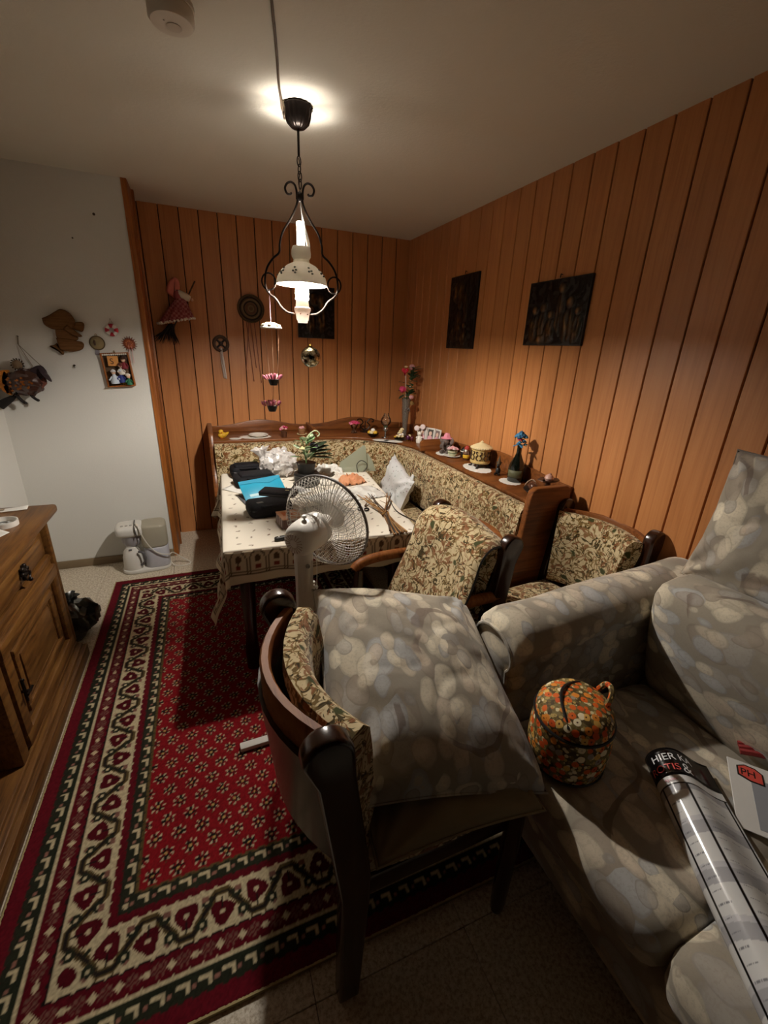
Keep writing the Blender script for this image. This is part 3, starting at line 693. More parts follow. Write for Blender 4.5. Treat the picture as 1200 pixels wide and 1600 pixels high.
# ------------------------------------------------------------------ pendant lamp
def make_lamp():
    t = thing('pendant_lamp', 'wrought iron pendant lamp with white porcelain oil-lamp shade above the table', 'lamp', (LAMP.x, LAMP.y, H), 0)
    Z = T(0, 0, -H)
    def add(n, b, m, par=t, **k): b.bm.transform(Z); return obj(n, b, m, par, **k)
    I = M_['iron']
    add('canopy', B().lathe([(0, 2.5), (.056, 2.5), (.060, 2.493), (.054, 2.485), (.052, 2.465), (.044, 2.443), (.028, 2.428), (.008, 2.424), (0, 2.424)], n=96, wave=(16, .035)), I)
    add('stem', B().tube([(0, 0, 2.425), (.0, 0, 2.335)], .005, 8), I)
    ch = B()
    for k in range(4):
        z = 2.318-k*.026; c = math.cos; s = math.sin
        M = T(.001*k, 0, z) @ Rm('Z', 90*(k % 2)+20) @ Rm('X', 90)
        ch.tube([(.009*c(a), .018*s(a), 0) for a in [2*PI*q/14 for q in range(14)]], .0022, 6, M, closed=True)
    add('chain', ch, I)
    lk = B().tube(bez([(0, .004, 2.33), (.006, .004, 2.29), (-.003, .004, 2.25), (.004, .003, 2.21)], 5), .0018, 5); add('chain_wire', lk, M_['black'])
    # iron frame: mirrored pair of arms, in a plane turned slightly from the picture
    MF = Rm('Z', -14)
    for sg in (-1, 1):
        scroll = [(sg*.012, 0, 2.185), (sg*.013, 0, 2.215), (sg*.02, 0, 2.236), (sg*.035, 0, 2.245), (sg*.052, 0, 2.238), (sg*.060, 0, 2.222), (sg*.054, 0, 2.205), (sg*.042, 0, 2.201), (sg*.033, 0, 2.207)]
        add('scroll', B().tube(bez(scroll, 5), .0045, 8, MF), I)
        armp = [(sg*.008, 0, 2.20), (sg*.014, 0, 2.165), (sg*.04, 0, 2.115), (sg*.075, 0, 2.065), (sg*.09, 0, 2.02), (sg*.094, 0, 1.985), (sg*.12, 0, 1.962), (sg*.145, 0, 1.93), (sg*.158, 0, 1.893), (sg*.160, 0, 1.85), (sg*.147, 0, 1.822), (sg*.118, 0, 1.80), (sg*.095, 0, 1.768), (sg*.068, 0, 1.748), (sg*.038, 0, 1.742)]
        add('frame_arm', B().tube(bez(armp, 5), .0045, 8, MF), I)
        ring = [(sg*(.145+.030*math.cos(a)), 0, 1.868+.034*math.sin(a)) for a in [2*PI*q/20 for q in range(20)]]
        add('frame_ring', B().tube(ring, .0035, 7, MF, closed=True), I)
    add('frame_hub', B().ball((0, 0, 2.195), (.014, .012, .02)), I)
    wires = B()
    for dx in (.0, .006, .012): wires.tube(bez([(.002, 0, 2.18), (.010+dx*.4, -.004, 2.10), (.022+dx, -.012, 2.03), (.030+dx*.6, -.018, 1.972)], 5), .002, 5)
    add('white_wires', wires, M_['whiteplastic'])
    SH = milky('white_porcelain_shade', 'cfc9bd', 0, .05, .25)
    sp = [(.036, 2.012), (.041, 2.0), (.043, 1.985), (.041, 1.972), (.034, 1.962), (.036, 1.950), (.062, 1.938), (.088, 1.918), (.106, 1.892), (.113, 1.868), (.1135, 1.862)]
    inn = [(r-.004, z-.001) for r, z in sp][::-1]
    add('lamp_shade', B().lathe(sp+inn, n=40), SH)
    for k in range(9):
        dots = B()
        a = 2*PI*k/9; 
        for q in range(4):
            b_ = a+.07*math.cos(q*1.9); z = 1.908+.012*math.sin(q*1.7); r = .0985+(1.905-z)*.9
            dots.ball((r*math.cos(b_), r*math.sin(b_), z), (.0055, .0055, .004), u=7, v=5)
        add('painted_sprig', dots, flat('565c54', .6))
    add('chimney', B().lathe([(.016, 1.955), (.0165, 2.01), (.0175, 2.105), (.016, 2.105), (.015, 2.01), (.0145, 1.955)], n=20), milky('frosted_chimney_glass', 'f2efe8', .35, .75, .2))
    PO = milky('white_porcelain_font', 'd9c9bc', .0, .12, .25)
    MK = milky('thin_milk_glass', 'f8f4ec', .88, .9, .2)
    add('burner_collar', B().lathe([(.028, 1.852), (.031, 1.84), (.030, 1.815), (.032, 1.81), (.031, 1.803), (.026, 1.803), (.025, 1.852)], n=28), MK)
    hol = B()
    for k in range(14): hol.ball((.031*math.cos(2*PI*k/14), .031*math.sin(2*PI*k/14), 1.826), (.003, .003, .003), u=6, v=4)
    add('burner_holes', hol, flat('8a7a66', .6))
    add('oil_font', B().lathe([(.020, 1.803), (.027, 1.80), (.029, 1.785), (.030, 1.772), (.037, 1.768), (.038, 1.760), (.034, 1.752), (.030, 1.738), (.027, 1.718), (.023, 1.714), (.022, 1.706), (0, 1.706)], n=32), PO)
    for k in range(6):
        fd = B(); fd.ball((.0325*math.cos(1.05*k), .0325*math.sin(1.05*k), 1.742), (.004, .004, .003), u=6, v=4)
        add('font_flower', fd, flat('8a6f5a', .6))
    add('socket', B().lathe([(0, 1.80), (.011, 1.80), (.011, 1.872), (0, 1.872)], n=14), M_['whiteplastic'])
    em = NT('glowing_bulb'); em.P(Base_Color=(0, 0, 0, 1), Emission_Color=tuple(BULB_COLOR)+(1,), Emission_Strength=BULB_POWER)
    ec = NT('added_chimney_glow'); ec.P(Base_Color=(0, 0, 0, 1), Emission_Color=tuple(BULB_COLOR)+(1,), Emission_Strength=BULB_POWER*.06)  # added emitter inside the chimney, makes it glow and brightens the ceiling
    add('chimney_glow_tube', B().lathe([(0, 1.985), (.009, 1.985), (.0095, 2.07), (.0125, 2.098), (0, 2.100)], n=14), ec.m)
    add('light_bulb', B().lathe([(0, 1.872), (.012, 1.874), (.021, 1.884), (.024, 1.897), (.021, 1.911), (.011, 1.921), (0, 1.924)], n=16), em.m)
make_lamp()
# ------------------------------------------------------------------ standing fan
def make_fan():
    bx, by = -1.505, -2.50
    t = thing('standing_fan', 'white pedestal fan with wire grille facing the table', 'fan', (bx, by, .012))
    O = T(-bx, -by, -.012); Wp = M_['whiteplastic']
    def add(n, b, m, par=t, **k): b.bm.transform(O); return obj(n, b, m, par, **k)
    for a, ln in ((2, .29), (92, .25)):
        add('foot_bar', B().box((0, 0, .014), (2*ln, .036, .022), T(bx, by, .012) @ Rm('Z', a), bev=.006), Wp)
    add('foot_hub', B().lathe([(0, .03), (.05, .03), (.045, .05), (.022, .075), (.0, .075)], T(bx, by, .005), 20), Wp)
    add('pole', B().tube([(bx, by, .07), (bx, by, .62)], .011, 12), Wp)
    add('neck', B().sweep([(bx-.029, by-.028), (bx+.029, by-.028), (bx+.029, by+.028), (bx-.029, by+.028)][:2], [(0, .58), (.05, .58), (.05, .86), (0, .86)], caps=True), Wp)
    nb = B().lathe([(.0, .56), (.02, .56), (.026, .60), (.03, .70), (.036, .86), (.034, .90), (0, .90)], T(bx, by, 0), 20)
    add('neck_shell', nb, Wp)
    for k in range(4): add('speed_button', B().box((bx+.037, by-.005, .70+.018*k), (.010, .016, .011), bev=.002), Wp)
    add('tilt_screw', B().lathe([(0, .006), (.008, .006), (.009, 0), (0, 0)], T(bx+.008, by-.036, .845) @ Rm('X', 90), 12), M_['silver'])
    # head: axis frame
    c = Vector((-1.490, -2.50, .955)); ang = math.radians(50); a = Vector((math.sin(ang), math.cos(ang), .10)).normalized()
    e1 = a.cross(Vector((0, 0, 1))).normalized(); e2 = e1.cross(a)
    MH = Matrix(((e1.x, e2.x, a.x, c.x), (e1.y, e2.y, a.y, c.y), (e1.z, e2.z, a.z, c.z), (0, 0, 0, 1)))
    add('motor_housing', B().lathe([(0, -.078), (.03, -.077), (.048, -.068), (.06, -.05), (.065, -.02), (.066, .035), (.064, .04), (.064, .046), (.066, .05), (.062, .075), (.05, .085), (0, .085)], MH, 32), Wp)
    for k in range(18):
        q = 2*PI*k/18; add('vent_rib', B().box((0, .027, -.0765), (.0035, .024, .004), MH @ Rm('Z', math.degrees(q)), bev=.001, seg=1), flat('b9a898', .6))
    kb = Vector((0, .066, -.005)); add('oscillation_knob', B().lathe([(0, 0), (.004, 0), (.004, .007), (.009, .008), (.010, .014), (.007, .017), (0, .017)], MH @ T(*kb) @ Rm('X', -90), 14), Wp)
    R = .188
    def dome(sg, z0):
        b = B()
        for k in range(66):
            q = 2*PI*k/66; pts = []
            for i in range(7):
                f = i/6; rr = .05+(R-.05)*f; z = z0+sg*(.055*math.sqrt(max(0, 1-f**3.2))); aa = q+.42*(1-f)*sg
                pts.append((rr*math.cos(aa), rr*math.sin(aa), z))
            b.tube(pts, .0013, 3, MH, caps=False)
        for f in (.08, .35, .6, .82):
            rr = .05+(R-.05)*f; z = z0+sg*.055*math.sqrt(max(0, 1-f**3.2))
            b.tube([(rr*math.cos(2*PI*k/40), rr*math.sin(2*PI*k/40), z) for k in range(40)], .0012, 4, MH, closed=True)
        return b
    Zg = .122
    g = add('wire_grille', dome(-1, Zg-.004), M_['whiteplastic']); g['kind'] = 'stuff'
    g = add('wire_grille', dome(1, Zg+.004), M_['whiteplastic']); g['kind'] = 'stuff'
    add('grille_rim', B().tube([(R*math.cos(2*PI*k/64), R*math.sin(2*PI*k/64), Zg) for k in range(64)], .0055, 8, MH, closed=True), flat('7d7976', .4))
    add('grille_badge', B().lathe([(0, .004), (.048, .004), (.05, 0), (0, 0)], MH @ T(0, 0, Zg+.055), 24), Wp)
    add('hub', B().lathe([(0, .035), (.025, .033), (.032, .02), (.032, 0), (0, 0)], MH @ T(0, 0, Zg-.02), 20), Wp)
    for k in range(3):
        q0 = 2*PI*k/3+1.15
        def blade(u, v):
            r = .03+.142*u; w = .5+.62*math.sin(PI*min(1, u*1.05))**.7; th = q0+(v-.5)*2*w*.74+.25*u
            rr = r*(1-.10*abs(2*v-1)**3*u)
            return (rr*math.cos(th), rr*math.sin(th), Zg+(v-.5)*.035*(1-.3*u))
        b = B().grid(blade, 12, 12); bo = add('blade', b, milky('smoky_fan_blade_%d' % k, 'b9ada3', .0, .45) if k == 0 else MATS['blade'], angle=180)
        if k == 0: MATS['blade'] = bo.data.materials[0]
        bo.modifiers.new('thickness', 'SOLIDIFY').thickness = .002
    add('pull_cord', B().tube(bez([(bx+.055, by+.03, .90), (bx+.058, by+.03, .80), (bx+.056, by+.03, .715)], 5), .0016, 6), Wp)
    add('cord_bead', B().ball((bx+.056, by+.03, .71), (.006, .006, .009), u=8, v=6), Wp)
    add('power_cord', B().tube(bez([(bx-.03, by-.0, .60), (bx-.05, by-.02, .5), (bx-.02, by-.04, .3), (bx-.03, by-.05, .1), (bx-.02, by-.05, .075)], 6), .003, 6), M_['black'])
make_fan()
# ------------------------------------------------------------------ bag and print on the sofa
def make_bag():
    t = thing('vanity_bag', 'round fabric vanity bag with orange and white flower print on the sofa seat', 'bag', (-.872, -3.265, .466), 35)
    F = M_['bag']; R = .118
    body = [(0, 0), (R*.9, 0), (R*1.0, .012), (R*1.05, .05), (R*1.06, .10), (R*1.02, .148), (R*.98, .16)]
    obj('body', B().lathe(body, n=40, squash=.92), F, t)
    lidp = [(R*.98, .16), (R*1.0, .166), (R*.97, .185), (R*.85, .203), (R*.5, .216), (0, .221)]
    obj('lid', B().lathe(lidp, n=40, squash=.92), F, t)
    rim = lambda r, z: [(r*math.cos(2*PI*k/40), .92*r*math.sin(2*PI*k/40), z) for k in range(40)]
    z = obj('zipper', B().tube(rim(R*1.01, .16), .0045, 6, closed=True), M_['black'], t)
    obj('zipper_pull', B().box((R*1.01, .0, .152), (.006, .01, .022), bev=.002), M_['brass'], z)
    obj('bottom_piping', B().tube(rim(R*1.0, .012), .004, 6, closed=True), M_['black'], t)
    obj('lid_piping', B().tube([(-R*.9+R*1.8*k/16, .045*math.sin(PI*k/16), .193+.029*math.sin(PI*k/16)**.7) for k in range(17)], .0045, 6), M_['black'], t)
    hp = [(.03, -.075, .208), (.045, -.08, .232), (.07, -.075, .242), (.092, -.06, .232), (.1, -.045, .200)]
    obj('handle', B().tube(bez(hp, 6), .008, 8), F, t)
    hp = [(.118, -.03, .13), (.138, -.03, .125), (.140, -.03, .10), (.12, -.03, .09)]
    obj('side_loop', B().tube(bez(hp, 6), .006, 8), F, t)
make_bag()
def text_mesh(s, size, ext=.0004):
    cu = bpy.data.curves.new('lettering', 'FONT'); cu.body = s; cu.size = size; cu.extrude = ext
    o = bpy.data.objects.new('lettering', cu); COL.objects.link(o)
    dg = bpy.context.evaluated_depsgraph_get(); me = bpy.data.meshes.new_from_object(o.evaluated_get(dg))
    bpy.data.objects.remove(o, do_unlink=True); bpy.data.curves.remove(cu)
    b = bmesh.new(); b.from_mesh(me); bpy.data.meshes.remove(me)
    bmesh.ops.triangulate(b, faces=b.faces[:])
    bmesh.ops.subdivide_edges(b, edges=[e for e in b.edges if e.calc_length() > size*.25], cuts=2)
    return b
def make_magazines():
    gloss = flat('e6e6e4', .14, spec=.8); blk = flat('0c0b0c', .14, spec=.8)
    # curled supermarket leaflet: local x = across, y = along (top of page at +y)
    t = thing('curled_magazine', 'glossy curled leaflet with black masthead lying over the edge of the sofa seat', 'magazine', (-.79, -3.64, .478), 0)
    ex, ey = Vector((.70, -.42, 0)).normalized(), Vector((.52, .85, .0)).normalized()
    ez = ex.cross(ey).normalized(); t.matrix_world = Matrix(((ex.x, ey.x, ez.x, -.765), (ex.y, ey.y, ez.y, -3.645), (ex.z, ey.z, ez.z, .480), (0, 0, 0, 1)))
    Wp, Lp = .24, .56
    def surf(x, y, dz=0.0):
        a = (x/Wp+.5)                                       # 0..1 across
        th = math.radians(-150+215*min(a, .62)/.62) if False else None
        r = .052; s = a*Wp; s0 = .10
        if s < s0*1.2:
            q = (s0*1.2-s)/r; px = -r*math.sin(q)*1.05; pz = r*(math.cos(q)); nx, nz = -math.sin(q), math.cos(q)
        else:
            d = s-s0*1.2; px = d*.93; pz = r*math.exp(-(d/.075)**2); g = -2*d/.075**2*pz; l = math.hypot(1, g); nx, nz = -g/l, 1/l
        return Vector((px+nx*dz, y, .004+pz+nz*dz+.010*(y/Lp+.3)**2))
    def sheet(n0, x0, x1, y0, y1, dz, m, par, nu=30, nv=8):
        b = B().grid(lambda u, v: surf(x0+(x1-x0)*u, y0+(y1-y0)*v, dz), nu, nv); o = obj(n0, b, m, par, angle=180)
        md = o.modifiers.new('thickness', 'SOLIDIFY'); md.thickness = .0006; return o
    sheet('inner_pages', -Wp/2+.006, Wp/2-.004, -Lp/2, Lp/2-.004, -.003, M_['paper'], t)
    nu, nv = 121, 281; xs = np.linspace(-Wp/2, Wp/2, nu); ys = np.linspace(-Lp/2, Lp/2, nv)
    pg = grid_mesh('cover_page', [tuple(surf(x, y, 0)) for x in xs for y in ys], nu, nv, painted('glossy_print', rough=.13), t)
    pg.data.materials[0].node_tree.nodes['Principled BSDF'].inputs['Specular IOR Level'].default_value = .8
    X, Y = np.meshgrid(xs, ys, indexing='ij'); col = np.empty((nu, nv, 3)); col[:] = srgb('e2e2e0')
    rng = np.random.default_rng(4); body = Y < Lp/2-.110
    for k in range(5):
        y0_ = -.27+.105*k; wv_ = .006*np.sin(X*25+k); m = body & (Y+wv_ > y0_) & (Y+wv_ < y0_+.03); col[m] = srgb('b4b4b8'); col[body & (Y+wv_ > y0_+.03) & (Y+wv_ < y0_+.042)] = srgb('cfcfd2')
    for k in range(52):
        y0_ = -.275+.0083*k; x0_ = (-.062, .006, .05)[k % 3]; m = body & (np.abs(Y-y0_) < .0014) & (X > x0_) & (X < x0_+.012+.02*rng.random()) & (np.sin(X*1800) > -.3); col[m] = srgb('8c8c90')
    for x0_ in (-.070, -.004, .112): col[body & (np.abs(X-x0_) < .0026)] = srgb('0c0b0c')
    col[np.abs(Y-(Lp/2-.1085)) < .0022] = srgb('0c0b0c')
    paint_mesh(pg, col.reshape(-1, 3)); pg.modifiers.new('thickness', 'SOLIDIFY').thickness = .0006
    sheet('masthead', -Wp/2, Wp/2, Lp/2-.085, Lp/2, .0008, blk, pg)
    def letter(s, size, x, y, m, name='lettering'):
        b = text_mesh(s, size)
        for v in b.verts: v.co = surf(x+v.co.x, y+v.co.y, .0022+max(0, v.co.z))
        obj(name, b, m, pg, smooth=False)
    letter('HIER KA', .030, -.062, Lp/2-.040, flat('f2f2f2', .3)); letter('ROTIS', .029, -.078, Lp/2-.072, flat('f0605a', .4)); letter('&', .044, .006, Lp/2-.077, flat('f2f2f2', .3))
    letter('Apetito', .011, -.052, Lp/2-.101, flat('d98a92', .3))
    # second leaflet with red badge
    M = frame((-.43, -3.65, .492), (.50, -.60, -.0), (.62, .45, .12))
    t2 = thing('leaflet', 'white leaflet with red badge and meat picture beside the curled magazine', 'magazine'); t2.matrix_world = M
    obj('page', B().box((0, 0, 0), (.30, .21, .004), bev=.001, seg=1), flat('e4e1dc', .3), t2)
    obj('photo', B().box((.02, -.015, .0022), (.24, .15, .0012)), flat('9a9ca2', .3), t2, smooth=False)
    mt = B()
    for k in range(26): mt.ball((-.05+.1*random.random(), -.03+.06*random.random(), .003), (.010, .008, .002), u=7, v=4)
    g = obj('meat_picture', mt, flat('6e1f2b', .4), t2); g['kind'] = 'stuff'
    obj('badge_border', B().prism([(-.13, .055), (-.10, .045), (-.068, .045), (-.068, .082), (-.085, .094), (-.11, .096), (-.13, .085)], .0012, T(0, 0, .0022)), blk, t2, smooth=False)
    obj('badge', B().prism([(-.126, .059), (-.10, .049), (-.072, .049), (-.072, .080), (-.087, .090), (-.11, .092), (-.126, .083)], .0012, T(0, 0, .0028)), flat('e0564a', .3), t2, smooth=False)
    b = text_mesh('PH', .030); bmesh.ops.transform(b, matrix=T(-.123, .060, .0042), verts=b.verts[:]); obj('lettering', b, blk, t2, smooth=False)
    t3 = thing('red_net_packet', 'small red net packet lying against the sofa back cushion', 'packet', (-.325, -3.49, .520), 40)
    nb = B()
    for k in range(7): nb.tube(bez([(-.05+.016*k, -.06, 0), (-.048+.016*k, 0, .012+.004*(k % 2)), (-.05+.016*k, .06, .0)], 4), .0085, 6)
    obj('netting', nb, flat('8e2c2a', .7), t3)['kind'] = 'stuff'
    obj('header_card', B().box((0, -.062, 0), (.12, .02, .004), bev=.001, seg=1), M_['paper'], t3)
make_magazines()
# ------------------------------------------------------------------ coffee machine, rubbish bag
def make_coffee():
    t = thing('coffee_machine', 'white filter coffee machine with insulated jug standing on the floor by the white wall', 'coffee maker', (-2.305, -.62, 0), 5)
    Wp = M_['whiteplastic']
    def oval(w, d, n=28, r=None): return [(w/2*abs(math.cos(a))**.55*(1 if math.cos(a) > 0 else -1), d/2*abs(math.sin(a))**.55*(1 if math.sin(a) > 0 else -1)) for a in [2*PI*k/n for k in range(n)]]
    obj('base', B().prism(oval(.32, .20), .03, bev=.010), Wp, t)
    obj('column', B().prism([(x*1.0+.075, y) for x, y in oval(.165, .19)], .155, T(0, 0, .028), bev=.01), flat('c4c4cc', .3), t)
    tank = milky('cloudy_water_tank', 'cfc8b4', .12, .45, .15)
    obj('water_tank', B().prism([(x+.072, y) for x, y in oval(.175, .185)], .175, T(0, 0, .182), bev=.02, seg=4), tank, t)
    obj('brew_head', B().prism([(x-.075, y) for x, y in oval(.185, .19)], .075, T(0, 0, .285), bev=.028, seg=5), Wp, t)
    for k in range(3): obj('control_button', B().lathe([(0, .004), (.009, .004), (.01, 0), (0, 0)], T(-.12+.028*k, -.035, .36), 12), flat('a9a49c', .4), t)
    obj('filter_holder', B().lathe([(.045, .205), (.062, .235), (.068, .287), (0, .287)], T(-.075, -.01, 0), 24), flat('a6a3a8', .35), t)
    j = obj('jug', B().lathe([(0, .03), (.064, .03), (.066, .05), (.064, .12), (.052, .165), (.038, .185), (.036, .195), (.0, .2)], T(-.085, -.025, 0), 28), Wp, t)
    obj('jug_lid', B().lathe([(.03, .195), (.03, .204), (.01, .212), (0, .212)], T(-.085, -.025, 0), 20), Wp, j)
    obj('jug_handle', B().tube(bez([(-.04, -.085, .17), (-.01, -.105, .165), (-.005, -.10, .10), (-.035, -.075, .06)], 6), .009, 8), flat('5a585a', .4), j)
    obj('spout_notch', B().box((-.09, -.068, .186), (.022, .012, .010), bev=.003), flat('5f5d60', .4), j)
    obj('power_cord', B().tube(bez([(-.045, -.0, .362), (-.02, -.085, .37), (.0, -.108, .30), (.03, -.106, .22), (.08, -.106, .15), (.15, -.106, .125), (.18, -.05, .11), (.24, -.02, .04), (.29, -.05, .007), (.25, -.085, .006), (.18, -.06, .006), (.15, -.03, .05)], 6), .0045, 6), flat('d8d2c6', .5), t)
    obj('cord_strap', B().tube(bez([(-.035, -.100, .30), (-.04, -.099, .355), (-.042, -.05, .366), (-.042, .05, .366)], 5), .004, 6), flat('4c4a48', .5), t)
make_coffee()
def crumple(b, amp, sc, seed, axis=None):
    for v in b.bm.verts:
        n = Vector((noise.noise(v.co*sc+Vector((seed, 0, 0))), noise.noise(v.co*sc+Vector((0, seed, 5))), noise.noise(v.co*sc+Vector((9, 3, seed)))))
        n2 = Vector((noise.noise(v.co*sc*2.7+Vector((seed, 1, 0))), noise.noise(v.co*sc*2.7+Vector((0, seed, 7))), noise.noise(v.co*sc*2.7+Vector((2, 3, seed)))))
        v.co += n*amp+n2*amp*.5
    return b
t = thing('rubbish_bag', 'black plastic rubbish bag slumped on the floor behind the sideboard end', 'bag', (-2.60, -1.40, 0))
b = B().ball((0, 0, .115), (.125, .12, .115), u=28, v=18); crumple(b, .035, 13, 3)
for v in b.bm.verts: v.co.z = max(.002, v.co.z)
bagm = flat('1a1c1a', .22, spec=.7); obj('bag_body', b, bagm, t, angle=28)
b = B().lathe([(.03, .20), (.018, .225), (.035, .25), (.05, .262)], n=18, wave=(5, .25)); obj('knotted_top', b, bagm, t)
# ------------------------------------------------------------------ smoke detector and cable on the ceiling
t = thing('smoke_detector', 'white round smoke detector on the ceiling near the pendant lamp', 'detector', (-1.775, -2.185, H))
obj('mount', B().lathe([(0, 0), (.062, 0), (.064, -.006), (.064, -.016), (0, -.016)], n=40), flat('c9bfae', .5), t)
obj('detector_body', B().lathe([(0, -.014), (.060, -.014), (.062, -.02), (.062, -.042), (.056, -.050), (0, -.051)], n=40), flat('cdc3b4', .5), t)
obj('test_button', B().lathe([(.0, -.050), (.019, -.050), (.021, -.0525), (.016, -.054), (0, -.054)], T(.005, .008, 0), 24), flat('bdb2a2', .5), t)
obj('indicator', B().ball((-.02, -.012, -.0505), (.003, .003, .002), u=8, v=5), flat('8a8074', .5), t)
cp = bez([(-1.70, -3.2, 2.494), (-1.516, -2.334, 2.494), (-1.494, -2.234, 2.493), (-1.462, -2.084, 2.492), (-1.425, -1.90, 2.488), (-1.388, -1.775, 2.46), (-1.392, -1.80, 2.455), (-1.388, -1.80, 2.478), (-1.375, -1.785, 2.492)], 8)
tag(obj('ceiling_cable', B().tube([p for p in cp], .0045, 8), flat('5d4c3a', .5)), 'brown cable running along the ceiling to the lamp canopy', 'cable')
t = thing('cable_clip', 'beige plastic cable clip beside the lamp canopy on the ceiling', 'clip', (-1.395, -1.79, H))
obj('clip_body', B().box((0, 0, -.012), (.012, .03, .024), bev=.004), flat('cbbba2', .5), t)
# ------------------------------------------------------------------ things hanging from the lamp
RX = LAMP.x-.145*math.cos(math.radians(14)); RY = LAMP.y+.145*math.sin(math.radians(14))
t = thing('hanging_clay_ornament', 'white pierced clay ornament with flower pots on strings hanging from the lamp frame', 'ornament', (RX, RY, 1.685))
obj('cord', B().tube([(0, 0, .15), (0, 0, .012)], .0022, 6), flat('cfa9b4', .6), t)
b = B().lathe([(0, .018), (.02, .016), (.04, .004), (.048, -.006), (.044, -.010), (.0, .002)], n=26, squash=.75, wave=(9, .05)); obj('clay_shell', b, M_['porcelain'], t)
for k in range(7):
    a = 2*PI*k/7; obj('pierced_leaf', B().ball((.036*math.cos(a), .027*math.sin(a), .004), (.010, .008, .006), u=8, v=5), M_['cream'], t)
for (dx, dy, z1) in ((-.028, .004, -.225), (.0, -.02, -.22), (.036, .006, -.215)): obj('string', B().tube([(dx, dy, -.006), (dx*.6, dy*.6, z1)], .0013, 5), flat('c99a78', .7), t)
def mini_pot(z, dx):
    p = obj('flower_pot', B().lathe([(0, 0), (.016, 0), (.022, .014), (.025, .027), (.022, .029), (0, .027)], T(dx, 0, z), 16), M_['black'], t)
    for k in range(16):
        a = k*2.4; r = .006+.024*(k % 5)/4
        obj('blossom', B().lathe([(0, .0), (.004, .008), (.0065, .024), (0, .034)], T(dx+r*math.cos(a), r*math.sin(a), z+.024) @ Rm('Y', 30*math.cos(a)*r/.02) @ Rm('X', -30*math.sin(a)*r/.02), 6), M_['pink'] if k % 3 else M_['rosepink'], p)
mini_pot(-.262, .0); mini_pot(-.385, -.012)
obj('string', B().tube([(.0, -.0, -.262), (-.010, 0, -.35)], .0013, 5), flat('c99a78', .7), t)
t = thing('mirror_ball', 'small mottled mirror ball hanging on a thread below the lamp', 'ornament', (-1.302, LAMP.y, 1.558))
mb = NT('mottled_mirror'); v = mb.coord(); n1 = mb.noise(v, 55, 3, .6)
mb.P(Base_Color=mb.ramp(n1.outputs[0], [(.42, lin('3a3528')), (.52, lin('b5ab8c')), (.65, lin('e8e0c8'))]), Metallic=.9, Roughness=.18); mb.bump(n1.outputs[0], .3, .004)
obj('ball', B().ball((0, 0, 0), .047, u=28, v=18), mb.m, t); obj('cap', B().lathe([(.010, .044), (.010, .052), (.004, .056), (0, .06)], n=12), M_['brass'], t)
obj('thread', B().tube([(0, 0, .058), (-.001, 0, .18)], .0009, 5), M_['black'], t)
# ------------------------------------------------------------------ white wall decorations
def flatpiece(poly, h, y0, bev=.006):
    """outline given as wall (x, z); thickness comes out of the wall toward the room"""
    return B().prism(poly, h, Matrix(((1, 0, 0, 0), (0, 0, -1, y0), (0, 1, 0, 0), (0, 0, 0, 1))), bev=bev, seg=3)
def local(b, o): b.bm.transform(T(-o[0], -o[1], -o[2])); return b
def smooth_poly(p, n=4):
    q = bez([(x, 0, z) for x, z in p]+[(p[0][0], 0, p[0][1])], n)[:-1]; return [(v.x, v.z) for v in q]
wy = DW
O = (-2.55, wy, 1.63); cord = wood('brown_corduroy', '4f351d', '69482a', '775635', 'x', .95, 3, .05, .4, .1)
t = thing('bonnet_girl_figure', 'padded brown cloth figure of a girl in a bonnet on the white wall', 'wall ornament', O)
for nm, pl, y0, h in (('bonnet', [(-2.663, 1.701), (-2.627, 1.718), (-2.59, 1.742), (-2.558, 1.758), (-2.524, 1.746), (-2.502, 1.718), (-2.495, 1.682), (-2.523, 1.64), (-2.562, 1.645), (-2.61, 1.639), (-2.635, 1.647), (-2.66, 1.669)], -.012, .028),
                  ('bonnet_frill', [(-2.50, 1.687), (-2.459, 1.691), (-2.451, 1.67), (-2.466, 1.635), (-2.489, 1.638), (-2.52, 1.655)], -.006, .024),
                  ('arm', [(-2.537, 1.672), (-2.497, 1.634), (-2.47, 1.609), (-2.489, 1.602), (-2.527, 1.617), (-2.562, 1.645)], -.02, .026),
                  ('bodice', [(-2.609, 1.643), (-2.548, 1.65), (-2.527, 1.617), (-2.496, 1.6), (-2.506, 1.581), (-2.535, 1.572), (-2.597, 1.565), (-2.611, 1.598)], -.004, .026),
                  ('skirt', [(-2.612, 1.591), (-2.532, 1.587), (-2.506, 1.579), (-2.48, 1.574), (-2.471, 1.556), (-2.488, 1.527), (-2.539, 1.512), (-2.586, 1.517), (-2.604, 1.531)], -.01, .03),
                  ('foot', [(-2.618, 1.561), (-2.597, 1.532), (-2.589, 1.502), (-2.601, 1.492), (-2.623, 1.515), (-2.659, 1.54), (-2.634, 1.549)], -.003, .022)):
    obj(nm, local(flatpiece(smooth_poly(pl), h, wy+y0, .010), O), cord, t, angle=70)
O = (-2.82, wy, 1.34)
t = thing('hanging_witch_doll', 'dark broom-riding witch doll with orange cloth hanging from a wall nail', 'doll', O)
A = lambda n, b, m, **k: obj(n, local(b, O), m, t, **k)
A('orange_cloth', flatpiece(smooth_poly([(-2.955, 1.379), (-2.918, 1.394), (-2.884, 1.393), (-2.901, 1.357), (-2.908, 1.311), (-2.898, 1.249), (-2.927, 1.264), (-2.956, 1.31)]), .05, wy-.03, .015), flat('b8701c', .7))
gl = flat('3a1c10', .35, spec=.8)
bb = B().ball((-2.81, wy-.075, 1.325), (.095, .055, .075), u=30, v=20); crumple(bb, .018, 30, 2); A('brown_dress', bb, gl, angle=25)
